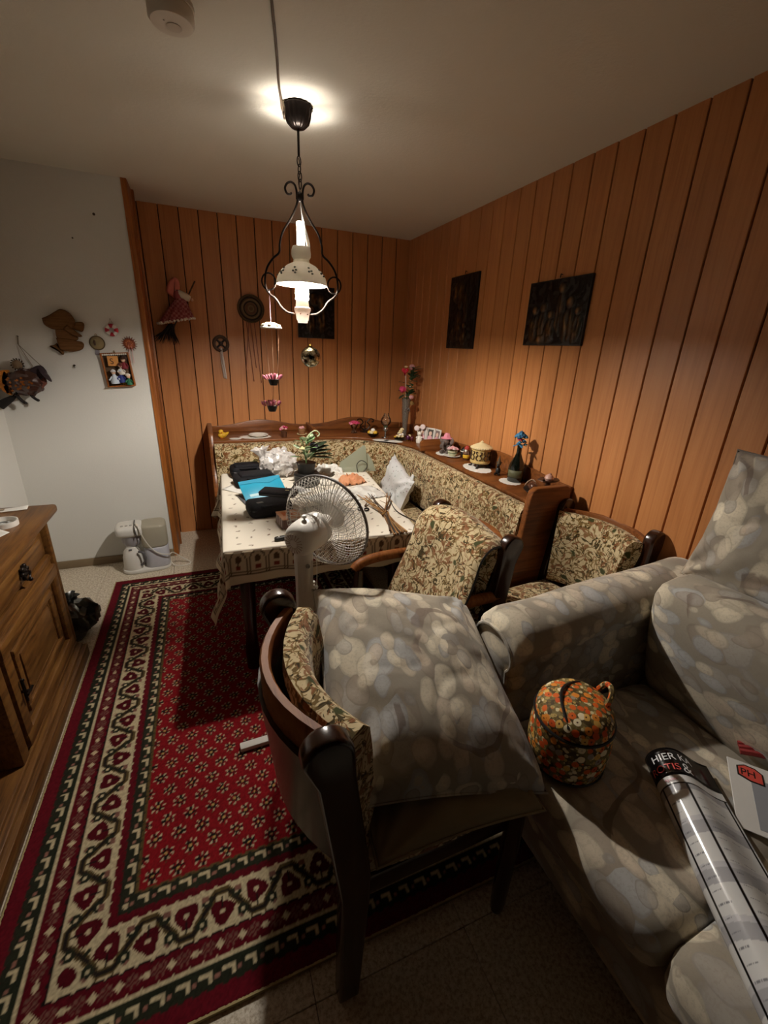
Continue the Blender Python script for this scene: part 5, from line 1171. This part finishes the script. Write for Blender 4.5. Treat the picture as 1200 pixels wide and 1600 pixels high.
for k, (x, a) in enumerate(((-.075, 18), (0, 0), (.075, -18))):
    M = T(x, abs(x)*-.15, .07) @ Rm('Z', a) @ Rm('X', -10)
    f = obj('frame_panel', B().box((0, 0, 0), (.074, .008, .115), M, bev=.003), flat('d6d2ca', .3), t)
    p = obj('portrait', B().box((0, -.0045, 0), (.052, .002, .09), M), [flat('9a8f8c', .5), flat('4c463f', .5), flat('83706c', .5)][k], f, smooth=False)
    obj('portrait_face', B().lathe([(0, .001), (.015, .001), (.015, 0), (0, 0)], M @ T(0, -.0055, .012) @ S(1, 1, 1.15) @ Rm('X', 90), 18), flat('d9b7a2', .5), f)
    obj('portrait_clothes', B().prism([(-.024, -.043), (.024, -.043), (.02, -.012), (.006, -.004), (-.006, -.004), (-.02, -.012)], .001, M @ T(0, -.0055, 0) @ Rm('X', 90)), flat('d9a3ab', .5), f, smooth=False)
t = thing('elephant_figurine', 'grey brown elephant figure with a pink hat just past the shelf divider', 'figurine', (-.135, -1.165, ZS), -60)
gb = flat('5c4f48', .7)
obj('body', B().ball((0, .0, .05), (.042, .036, .046)), gb, t); obj('head', B().ball((0, -.028, .098), (.032, .028, .030)), gb, t); obj('trunk', B().tube(bez([(0, -.05, .095), (.0, -.066, .075), (.004, -.066, .05), (.012, -.07, .038)], 5), [.012]*6+[.009]*5+[.007]*5, 10), gb, t)
for s_ in (-1, 1):
    obj('ear', B().ball((.038*s_, -.012, .10), (.022, .008, .028), u=12, v=8), flat('6d5d55', .7), t); obj('leg', B().ball((.024*s_, -.036, .017), (.015, .022, .016), u=12, v=8), gb, t); obj('arm', B().ball((.036*s_, -.022, .055), (.012, .016, .022), u=10, v=7), gb, t)
obj('pink_hat', B().lathe([(0, .158), (.016, .155), (.024, .138), (.026, .126), (.046, .120), (.044, .116), (0, .118)], T(0, -.014, 0), 22, wave=(6, .08)), flat('d98a9a', .8), t)
doily(-.16, -1.16, .07, 'small white doily under the elephant figure on the shelf', .8, 60)
t = thing('flower_cup', 'porcelain cup on a saucer filled with pale pink roses on the right shelf', 'cup', (-.145, -1.265, ZS), 20)
obj('saucer', B().lathe([(0, .004), (.03, .004), (.058, .012), (.060, .010), (.03, 0), (0, 0)], n=32), M_['porcelain'], t); obj('cup', B().lathe([(0, .006), (.02, .006), (.032, .022), (.036, .046), (.033, .046), (.028, .022), (0, .012)], n=28), flat('c9c9a8', .3), t)
obj('cup_handle', B().tube(bez([(.034, 0, .04), (.052, 0, .040), (.052, 0, .022), (.031, 0, .018)], 5), .0035, 7), M_['porcelain'], t); obj('painted_band', B().tube([(.0345*math.cos(2*PI*k/28), .0345*math.sin(2*PI*k/28), .032) for k in range(28)], .0025, 5, closed=True), flat('5c6b46', .4), t)
for k in range(11): a = k*2.4; r = .034*math.sqrt(k/11); flower_head(t, (r*math.cos(a), r*math.sin(a), .058+.012*(1-r/.034)), .014, [M_['rosepink'], flat('cbb0ae', .7)][k % 2], 6, 'rose')
t = thing('black_egg_ornament', 'black and white lidded egg standing beside the flower cup on the right shelf', 'egg', (-.065, -1.30, ZS))
obj('shell', B().ball((0, 0, .04), (.030, .030, .036)), M_['black'], t); obj('white_band', B().tube([(.0295*math.cos(2*PI*k/24), .0295*math.sin(2*PI*k/24), .046) for k in range(24)], .003, 6, closed=True), M_['porcelain'], t); obj('base', B().lathe([(.02, 0), (.022, .006), (.014, .012), (0, .01)], n=18), M_['black'], t)
t = thing('gnome_figurine', 'little gnome figure with red cap and yellow trousers on the right shelf', 'figurine', (-.095, -1.375, ZS), -70)
obj('base', B().lathe([(0, 0), (.020, 0), (.020, .006), (0, .006)], n=16), M_['brownclay'], t); obj('trousers', B().lathe([(.013, .006), (.024, .016), (.026, .032), (.018, .04), (0, .04)], n=18), M_['yellow'], t); obj('coat', B().lathe([(.02, .036), (.023, .048), (.013, .066), (0, .066)], n=18), flat('5a3a24', .7), t)
obj('head', B().ball((0, 0, .074), .014), flat('c99a78', .7), t); obj('cap', B().lathe([(.018, .078), (.017, .088), (.010, .098), (0, .104)], n=16), flat('a8342a', .7), t); obj('beard', B().ball((0, -.012, .066), (.009, .006, .010), u=8, v=6), M_['porcelain'], t)
for s_ in (-1, 1): obj('arm', B().tube([(.016*s_, 0, .06), (.024*s_, -.008, .042)], .006, 7), flat('5a3a24', .7), t)
doily(-.15, -1.60, .125, 'large white doily under the cream lantern and black figure on the right shelf', .65, 85)
t = thing('cream_lantern', 'round cream ceramic lantern with cut scroll work and domed lid on a black stand', 'lantern', (-.115, -1.575, ZS+.003))
for k in range(4): a = k*PI/2+.7; obj('stand_foot', B().tube(bez([(.02*math.cos(a), .02*math.sin(a), .028), (.05*math.cos(a), .05*math.sin(a), .024), (.058*math.cos(a), .058*math.sin(a), .004), (.075*math.cos(a), .075*math.sin(a), .003)], 5), .006, 7), M_['black'], t)
obj('stand_plate', B().lathe([(0, .024), (.06, .024), (.06, .030), (0, .030)], n=28), M_['black'], t)
obj('drum', B().lathe([(0, .03), (.064, .03), (.067, .036), (.067, .042), (.062, .046), (.062, .118), (.067, .122), (.067, .128), (0, .128)], n=40), flat('c2a667', .6), t)
obj('lid', B().lathe([(.070, .126), (.070, .136), (.060, .142), (.030, .156), (.012, .163), (.012, .168), (.0, .178)], n=36), M_['cream'], t)
for k in range(30): a = 2*PI*k/30; obj('rim_bead', B().ball((.069*math.cos(a), .069*math.sin(a), .131), .005, u=7, v=5), M_['cream'], t)
for k in range(8):
    a0 = 2*PI*k/8
    for s_ in (-1, 1):
        pts = [(.0635, s_*(.004), .055), (.0635, s_*.016, .06), (.0635, s_*.017, .078), (.0635, s_*.006, .085), (.0635, s_*.015, .095), (.0635, s_*.018, .108), (.0635, s_*.008, .108)]
        obj('scroll_cut', B().tube(bez(pts, 4), .0035, 5, Rm('Z', math.degrees(a0))), flat('3e2a14', .8), t)
t = thing('hare_figurine', 'small black hare figure with long ears between lantern and bottle', 'figurine', (-.115, -1.78, ZS+.003), -50)
obj('body', B().ball((0, 0, .026), (.016, .020, .026)), M_['black'], t); obj('head', B().ball((0, -.012, .060), (.011, .016, .012)), M_['black'], t); obj('hat', B().lathe([(.015, .066), (.014, .072), (.004, .11), (0, .125)], T(0, 0, 0), 12), flat('4a3a22', .6), t)
for s_ in (-1, 1): obj('ear', B().tube([(.005*s_, -.006, .068), (.016*s_, .004, .082)], [.005, .003], 7), M_['black'], t); obj('paw', B().ball((.012*s_, -.018, .008), (.008, .016, .008), u=8, v=6), M_['black'], t)
doily(-.13, -1.925, .075, 'white doily beneath the dark flower bottle on the right shelf', .8, 80)
t = thing('flower_bottle', 'round dark green bottle with label holding a blue flower bunch on the right shelf', 'bottle', (-.095, -1.925, ZS+.003), -50)
gg = NT('dark_green_glass'); gg.P(Base_Color=lin('0c120c'), Roughness=.06, Specular_IOR_Level=.9)
obj('glass', B().lathe([(0, 0), (.043, 0), (.047, .006), (.048, .05), (.047, .085), (.040, .11), (.024, .145), (.0145, .17), (.0135, .21), (.0155, .213), (.0155, .222), (0, .222)], n=32), gg.m, t)
lb = B().grid(lambda u, v: (.0486*math.cos(-PI/2-1.0+2.0*u), .0486*math.sin(-PI/2-1.0+2.0*u), .028+.045*v), 16, 2); o = obj('label', lb, flat('5b5a3c', .6), t); o.modifiers.new('thickness', 'SOLIDIFY').thickness = .0006
bl = flat('3f7fa6', .7)
for k in range(16): a = k*2.4; r = .032*math.sqrt(k/16); flower_head(t, (r*math.cos(a), r*math.sin(a), .265+.028*(1-r/.032)), .013, bl if k % 5 else flat('28597c', .7), 5, 'blossom')
flower_head(t, (.0, -.024, .255), .014, M_['deeppink'], 6, 'red_blossom')
for k in range(6): a = k*1.05; flower_head(t, (.02*math.cos(a)+.01, .02*math.sin(a), .225+.012*(k % 3)), .012, bl, 5, 'blossom')
for k in range(4): a = k*1.6+.4; leaf(t, (0, 0, .225), (math.cos(a), math.sin(a), -.4), .045, .010, bl)
t = thing('brown_duck_dish', 'dark dish with a glazed brown duck ornament at the end of the right shelf', 'ornament', (-.13, -2.12, ZS), 60)
obj('dish', B().lathe([(0, .004), (.05, .004), (.07, .014), (.072, .012), (.05, 0), (0, 0)], n=32, squash=.62), M_['black'], t)
gd = flat('553426', .22, spec=.8); obj('duck_body', B().ball((-.01, 0, .034), (.042, .026, .026)), gd, t); obj('duck_head', B().ball((.04, 0, .035), (.016, .014, .014)), gd, t); obj('duck_beak', B().ball((.057, 0, .032), (.010, .007, .004), u=8, v=5), flat('3a2218', .4), t)
obj('raffia_bow', B().tube(bez([(.02, -.03, .015), (.026, -.018, .05), (.036, .0, .058), (.03, .022, .045), (.045, .03, .02)], 5), .004, 6), flat('a58a70', .8), t)
t = thing('shell_dish', 'flat dark dish holding a round pinkish shell on top of the bench end panel', 'ornament', (-.13, -2.235, ZS), 0)
obj('plinth', B().lathe([(0, 0), (.03, 0), (.02, .03), (.012, .085), (.03, .095), (0, .095)], n=20), M_['brownclay'], t)
obj('dish', B().lathe([(0, .095), (.04, .095), (.062, .104), (.064, .101), (.04, .091), (0, .091)], n=28, squash=.7, wave=(7, .05)), M_['brownclay'], t); obj('shell', B().lathe([(0, .097), (.018, .097), (.024, .110), (.018, .125), (.006, .132), (0, .134)], n=20, wave=(9, .03)), flat('c79c8c', .4), t)
obj('shell_tip', B().ball((.004, 0, .130), .008, u=10, v=7), flat('a6786a', .4), t)
# ------------------------------------------------------------------ things on the dining table
TT = TZ+.005
def soft_case(name, label, loc, rz, w, d, h, cat='bag', group=None, flap=True):
    t = thing(name, label, cat, loc, rz, group)
    obj('case_body', B().cushion((0, 0, h/2), (w, d, h), bev=.022, puff=.006), M_['blackfabric'], t)
    if flap:
        obj('front_pocket', B().cushion((0, -.01, h+.004), (w*.78, d*.62, .022), bev=.01, puff=.004), M_['blackfabric'], t)
    zp = [(w*.49*c_, d*.49*s_, h*.62) for c_, s_ in [(-1, -.8), (-.9, -1), (.9, -1), (1, -.8), (1, .8), (.9, 1), (-.9, 1), (-1, .8)]]
    obj('zipper', B().tube(zp, .004, 6, closed=True), flat('2c2b2e', .4), t)
    obj('zipper_pull', B().box((w*.3, -d*.50, h*.55), (.02, .004, .008), bev=.001, seg=1), M_['silver'], t)
    obj('carry_handle', B().tube(bez([(-w*.25, -d*.46, h*.9), (-w*.2, -d*.53, h*.95), (w*.2, -d*.53, h*.95), (w*.25, -d*.46, h*.9)], 5), .006, 7), M_['blackfabric'], t)
    return t
soft_case('camera_bag', 'black zipped fabric case at the back left corner of the table', (-1.565, -.905, TT), 4, .21, .15, .075, group='black zipped cases on the table')
soft_case('camera_bag', 'black zipped fabric case in front of the back left one on the table', (-1.535, -1.125, TT), 8, .25, .17, .07, group='black zipped cases on the table')
t = soft_case('black_case', 'larger black zipped case on the table left of the fan', (-1.52, -1.675, TT), 6, .225, .155, .072, flap=False)
obj('brand_tab', B().box((-.06, -.02, .076), (.035, .02, .003), Rm('Z', 12), bev=.001, seg=1), flat('8a8a8c', .4), t)
t = thing('black_wallet', 'long black wallet lying tilted on top of the larger black case', 'wallet', (-1.455, -1.60, TT+.080), -28)
obj('wallet_flap', B().cushion((0, 0, .012), (.20, .10, .020), bev=.008, puff=.002), M_['blackfabric'], t); obj('wallet_body', B().cushion((.004, -.004, .003), (.20, .10, .012), bev=.005, puff=.0), M_['black'], t); obj('clasp', B().box((.05, .0, .0225), (.022, .012, .004), bev=.001, seg=1), flat('b9b07c', .4, .5), t)
# teal envelope leaning on the case behind it
Mx = frame((-1.515, -1.385, TT+.052), (.975, .20, .06), (-.15, .80, .50))
t = thing('teal_envelope', 'bright teal blue plastic envelope folder lying on the left of the table', 'folder'); t.matrix_world = Mx
tm = flat('1f9cbf', .4, spec=.6); obj('front', B().box((0, 0, 0), (.255, .155, .005), bev=.002), tm, t)
obj('flap', B().prism([(-.127, .078), (.127, .078), (.127, .058), (.05, .03), (-.03, .05), (-.127, .052)], .003, T(0, 0, .002), bev=.001, seg=1), flat('1b8fb2', .4, spec=.6), t); obj('label', B().box((-.055, -.042, .003), (.075, .018, .001)), flat('bfe0e6', .5), t, smooth=False)
t = thing('grey_folder', 'dark grey document sleeve propping up the teal envelope', 'folder', (-1.545, -1.42, TT), 10)
obj('sleeve', B().box((0, 0, .004), (.21, .17, .008), bev=.002), flat('55565c', .5), t); obj('papers', B().box((.03, .085, .022), (.16, .02, .026), Rm('Z', 4), bev=.002), M_['paper'], t)
def sheet_paper(name, label, x, y, rz, w, d, m, z=TT, curl=.006, extra=None, cat='paper', group=None):
    t = thing(name, label, cat, (x, y, z), rz, group)
    b = B().grid(lambda u, v: ((u-.5)*w, (v-.5)*d, .002+curl*(2*u-1)**2*(.3+v)), 8, 6); o = obj('sheet', b, m, t, angle=180); o.modifiers.new('thickness', 'SOLIDIFY').thickness = .0012
    for k, (x0, y0, w0, d0, mm) in enumerate(extra or []): obj('print_block', B().box((x0, y0, .0042+curl*.35), (w0, d0, .0012)), mm, t, smooth=False)
    return t
sheet_paper('loose_letter', 'white letter sticking out from under the black case at the left table edge', -1.645, -1.235, -50, .20, .09, M_['paper'])
sheet_paper('booklet', 'white booklet with grey printed lines to the left of the black flower pot', -1.29, -1.34, 35, .10, .15, M_['paper'], TT+.004, .003, [(.0, .045-.02*k, .07, .006, flat('77777c', .6)) for k in range(5)], 'booklet')
sheet_paper('orange_postcard', 'orange and white postcard beside the teal envelope', -1.365, -1.33, 60, .09, .14, flat('d9b8a4', .6), TT, .002, [(0, -.03, .085, .012, flat('b9502c', .6)), (0, .03, .07, .05, flat('e3ddd4', .6))], 'postcard')
t = thing('small_box', 'small box with pale orange top behind the fan motor on the table', 'box', (-1.445, -1.865, TT), 8)
obj('carton', B().box((0, 0, .025), (.105, .12, .05), bev=.002), flat('6f5148', .6), t); obj('lid', B().box((0, 0, .0515), (.108, .123, .007), bev=.002), flat('d3a183', .6), t)
for k in range(3): obj('stripe', B().box((-.0535, -.035+.035*k, .025), (.001, .016, .044)), flat('b7a9a6', .6), t, smooth=False)
obj('picture', B().box((-.01, .01, .0553), (.05, .05, .001)), flat('c46f44', .6), t, smooth=False)
t = thing('black_pocket_knife', 'black pocket knife handle near the front table edge by the fan', 'knife', (-1.49, -2.045, TT), 12)
obj('handle', B().cushion((0, 0, .009), (.12, .026, .018), bev=.007, puff=.001), M_['black'], t); obj('rivet', B().ball((-.04, 0, .018), (.004, .004, .002), u=8, v=5), M_['silver'], t); obj('clip', B().box((.02, .0, .019), (.06, .006, .003), bev=.001, seg=1), M_['iron'], t)
cl = NT('crinkled_cellophane'); v_ = cl.coord(); nz = cl.noise(v_, 34, 3, .6)
cl_d = cl.n('BsdfDiffuse', {'Color': lin('efeae6')}); cl_t = cl.n('BsdfTransparent'); cl_g = cl.n('BsdfGlossy', {'Roughness': .12}); bp = cl.n('Bump', {'Strength': .8, 'Distance': .01, 'Height': nz.outputs[0]})
for q in (cl_d, cl_g): cl.set(q.inputs['Normal'], bp.outputs[0])
a_ = cl.n('MixShader', {0: .3, 1: cl_d.outputs[0], 2: cl_t.outputs[0]}); c_ = cl.n('MixShader', {0: .3, 1: a_.outputs[0], 2: cl_g.outputs[0]}); cl.t.links.new(c_.outputs[0], cl.out.inputs[0])
t = thing('cellophane_bag', 'crinkled clear cellophane bag standing at the back of the table', 'bag', (-1.36, -.98, TT))
b = B().ball((0, 0, .095), (.125, .085, .10), u=48, v=32); crumple(b, .026, 26, 4)
for v in b.bm.verts: v.co.z = max(.001, v.co.z)
obj('bag_body', b, cl.m, t, angle=20)
b = B().lathe([(.02, .13), (.015, .15), (.035, .185), (.05, .205)], T(-.07, .02, 0) @ Rm('Y', -12), 20, wave=(6, .3)); crumple(b, .012, 30, 6); obj('bag_neck', b, cl.m, t, angle=20)
def plant():
    t = thing('table_plant', 'artificial pale green plant in stacked black pots in the middle of the table', 'plant', (-1.215, -1.22, TT))
    t.scale = (1.3, 1.3, 1.12)
    obj('outer_pot', B().lathe([(0, 0), (.056, 0), (.060, .01), (.062, .075), (.058, .078), (0, .07)], n=30), M_['black'], t); obj('inner_pot', B().lathe([(0, .07), (.040, .07), (.046, .13), (.050, .135), (.046, .137), (0, .13)], n=28), M_['black'], t); obj('pot_band', B().tube([(.0615*math.cos(2*PI*k/30), .0615*math.sin(2*PI*k/30), .064) for k in range(30)], .003, 6, closed=True), flat('2c2a2a', .4), t)
    random.seed(21)
    for k in range(26):
        a = random.uniform(0, 6.28); z = .14+.14*random.random(); m = [M_['paleleaf'], flat('6f8f62', .6), flat('b9c7a4', .6)][k % 3]
        leaf(t, (.018*math.cos(a), .018*math.sin(a), z), (math.cos(a), math.sin(a), random.uniform(.1, .9)), random.uniform(.04, .065), random.uniform(.012, .018), m)
    for k in range(5): leaf(t, (.03, -.01, .17+.012*k), (1, -.3+.2*k, -.05+.1*k), .10, .026, flat('24331f', .6))
    for k in range(5): obj('stem', B().tube(bez([(0, 0, .13), (.01*math.cos(k*1.3), .01*math.sin(k*1.3), .2), (.03*math.cos(k*1.3), .03*math.sin(k*1.3), .26+.01*k)], 5), .002, 5), flat('5d7a48', .6), t)
    obj('dark_bloom', B().ball((.04, .0, .225), (.024, .02, .03), u=12, v=8), flat('2d2430', .7), t); flower_head(t, (-.022, -.022, .225), .016, flat('d9cf9a', .6), 6, 'pale_bloom')
    obj('curled_tendril', B().tube(bez([(0, 0, .26), (.02, 0, .30), (.05, 0, .32), (.07, 0, .30), (.06, 0, .285)], 5), .0035, 6), flat('a9b48a', .6), t)
plant()
def crumpled_sheet(name, label, loc, rz, w, d, h, m, seed, cat='paper', group=None):
    t = thing(name, label, cat, loc, rz, group)
    def f(u, v):
        x, y = (u-.5)*w, (v-.5)*d; e = (1-(2*u-1)**4)*(1-(2*v-1)**4)
        z = h*(.45+.55*noise.noise(Vector((u*3.1+seed, v*2.7, 0))))*e+h*.35*abs(noise.noise(Vector((u*7, v*6+seed, 2))))
        return (x+.012*noise.noise(Vector((u*5, v*5, seed))), y+.012*noise.noise(Vector((v*5, u*5, seed+4))), max(.0012, z))
    b = B().grid(f, 26, 20); o = obj('crumpled_sheet', b, m, t, angle=25); o.modifiers.new('thickness', 'SOLIDIFY').thickness = .001; return t
crumpled_sheet('wrapping_paper', 'crumpled cream printed paper behind the fan to the right of the plant', (-1.02, -1.16, TT), 10, .24, .20, .07, flat('ddd6c8', .7), 1)
crumpled_sheet('plastic_wrap', 'crumpled white plastic wrap at the back of the table', (-1.00, -.97, TT), -20, .22, .14, .09, flat('e3e0d8', .4), 5)
crumpled_sheet('orange_paper_bag', 'crumpled salmon orange paper bag on the right half of the table', (-.915, -1.235, TT), 15, .18, .15, .09, flat('cf8f66', .7), 8, 'bag')
crumpled_sheet('white_plastic_bag', 'flattened white plastic bag by the right table edge behind the twigs', (-.90, -1.48, TT), 5, .22, .24, .035, flat('dcd9d2', .4), 11, 'bag')
crumpled_sheet('tissue_heap', 'heap of torn white tissue paper visible through the fan grille', (-1.13, -1.52, TT), 25, .26, .22, .045, flat('e2dfd8', .8), 14)
t = sheet_paper('patterned_napkin', 'grey and white napkin lying under the torn tissue', -1.20, -1.72, 18, .22, .20, flat('c2bdb4', .8), TT, .004, [(-.05+.05*k, 0, .012, .18, flat('5a5650', .8)) for k in range(3)], 'napkin')
t = thing('green_plastic_envelope', 'translucent pale green plastic pouch standing at the back right of the table', 'pouch', (-.80, -.99, TT), -15)
gm = milky('pale_green_film', 'c3ccb8', .40, .5, .1)
def pch(pts, y, th): 
    b = B().prism(pts, th, Matrix(((1, 0, 0, 0), (0, 0, -1, y), (0, 1, 0, 0), (0, 0, 0, 1))), bev=.004); return b
obj('film_sheet', pch([(-.13, 0), (.05, 0), (.09, .05), (.075, .19), (.06, .205), (-.11, .075)], .0, .010), gm, t); obj('film_sheet', pch([(.0, 0), (.16, 0), (.13, .08), (.09, .14), (.05, .06)], .03, .008), gm, t)
obj('cable_loop', B().tube(bez([(.02, -.025, .0), (.01, -.03, .06), (.04, -.035, .095), (.08, -.03, .075), (.085, -.025, .04), (.06, -.03, .01)], 6), .003, 6), M_['black'], t)
Mx = frame((-.485, -1.04, .625), (-.10, -.99, -.18), (.28, -.14, .95))
pouch_m = NT('printed_white_film'); v_ = pouch_m.coord(); vo = pouch_m.n('TexVoronoi', {'Vector': v_, 'Scale': 34.0}); rr = pouch_m.n('SeparateColor', {0: vo.outputs['Color']})
dots_ = pouch_m.math('MULTIPLY', pouch_m.math('SUBTRACT', 1.0, pouch_m.step(vo.outputs['Distance'], .16, .24)), .75)
pouch_m.P(Base_Color=pouch_m.mix(dots_, pouch_m.mix(pouch_m.noise(v_, 9, 2).outputs[0], lin('e9e4e6'), lin('cfd6d4')), pouch_m.ramp(rr.outputs[0], [(0, lin('8f9c94')), (.5, lin('a8919c')), (.8, lin('6d7670'))], 'CONSTANT')), Roughness=.35)
t = thing('white_film_pillow', 'white printed plastic covered pillow leaning against the right bench backrest', 'pillow'); t.matrix_world = Mx
obj('cover', B().pillow(.50, .33, .11, n=26, pinch=.10, wrinkle=.02, seed=31), pouch_m.m, t, angle=50); obj('corner_tab', B().prism([(-.03, 0), (.03, 0), (.012, .05), (-.012, .05)], .01, T(.2, .145, 0), bev=.003), pouch_m.m, t)
def twigs():
    t = thing('twig_bundle', 'bundle of bare brown twigs tied together on the front right of the table', 'twigs', (-.925, -1.90, TT), 0)
    random.seed(8); br = [flat('8a6136', .8), flat('4a3524', .8), flat('2c2620', .7), flat('a87c48', .8)]
    for k in range(9):
        a = random.uniform(-.055, .055); c = random.uniform(-.16, .13); ex = Vector((c*.9+.04, .33+random.uniform(-.06, .03), .02+.02*random.random())); st = Vector((-.02+a*1.2, -.27+.05*random.random(), .006+.004*(k % 3)))
        md_ = Vector((random.uniform(-.014, .014), 0, .012+.006*(k % 3))); pts = bez([st, md_, ex*.55+Vector((0, 0, .004)), ex], 5); r0 = random.uniform(.003, .006)
        s_ = obj('twig', B().tube(pts, [r0*(1-.6*i/len(pts)) for i in range(len(pts))], 7), br[k % 4], t)
        for q in (9, 12):
            p = pts[q]; d = (Vector((random.uniform(-1, 1), .8, .2))).normalized(); obj('side_shoot', B().tube([p, p+d*random.uniform(.03, .07)], [.0025, .001], 5), br[k % 4], s_)
    obj('binding', B().tube([(.020*math.cos(2*PI*k/16), .01*math.sin(4*PI*k/16), .014+.014*math.sin(2*PI*k/16)) for k in range(16)], .004, 6, closed=True), M_['straw'], t)
twigs()
t = thing('scissors', 'pair of scissors with dark handles beside the twigs on the table', 'scissors', (-.985, -1.74, TT), 55)
for s_ in (-1, 1): obj('blade', B().prism([(0, -.004), (.09, 0), (0, .006)], .002, T(0, .002*s_, .004+.002*s_) @ Rm('Z', 7*s_)), M_['silver'], t, smooth=False); obj('finger_ring', B().tube([(-.045+.022*math.cos(2*PI*k/18), -.018*s_+.013*math.sin(2*PI*k/18), .006) for k in range(18)], .004, 6, closed=True), M_['black'], t)
obj('pivot', B().lathe([(0, .003), (.004, .003), (.005, 0), (0, 0)], T(0, 0, .006), 10), M_['iron'], t)
tag(obj('table_cable', B().tube(bez([(-.80, -1.40, TT+.003), (-.79, -1.60, TT+.003), (-.835, -1.85, TT+.003), (-.80, -2.03, TT+.003), (-.815, -2.13, TT+.004), (-.81, -2.162, TT-.03), (-.83, -2.172, TT-.12)], 8), .0028, 6), M_['black']), 'thin black cable trailing over the right front corner of the tablecloth', 'cable')
# ------------------------------------------------------------------ things on the sideboard
ZC = .8455
t = thing('ring_dish', 'white plastic ring dish on the sideboard top', 'dish', (-2.632, -1.80, ZC))
obj('dish', B().lathe([(0, .004), (.048, .004), (.050, .022), (.054, .022), (.054, 0), (0, 0)], n=32), M_['whiteplastic'], t); obj('insert', B().lathe([(0, .007), (.03, .007), (.032, .004), (0, .004)], n=24), flat('b9b9b4', .5), t); obj('cable_coil', B().tube([(.02*math.cos(2*PI*k/18), .02*math.sin(2*PI*k/18), .010) for k in range(18)], .003, 6, closed=True), flat('8c8c88', .5), t)
t = sheet_paper('folded_paper', 'folded off white paper strip on the back edge of the sideboard', -2.69, -1.595, 8, .17, .05, M_['paper'], ZC, .004, [(-.03, 0, .06, .02, flat('a7967f', .7))])
t = sheet_paper('receipt', 'small crumpled receipt in front of the ring dish on the sideboard', -2.625, -1.93, 60, .10, .05, flat('d8d4ca', .7), ZC, .010)
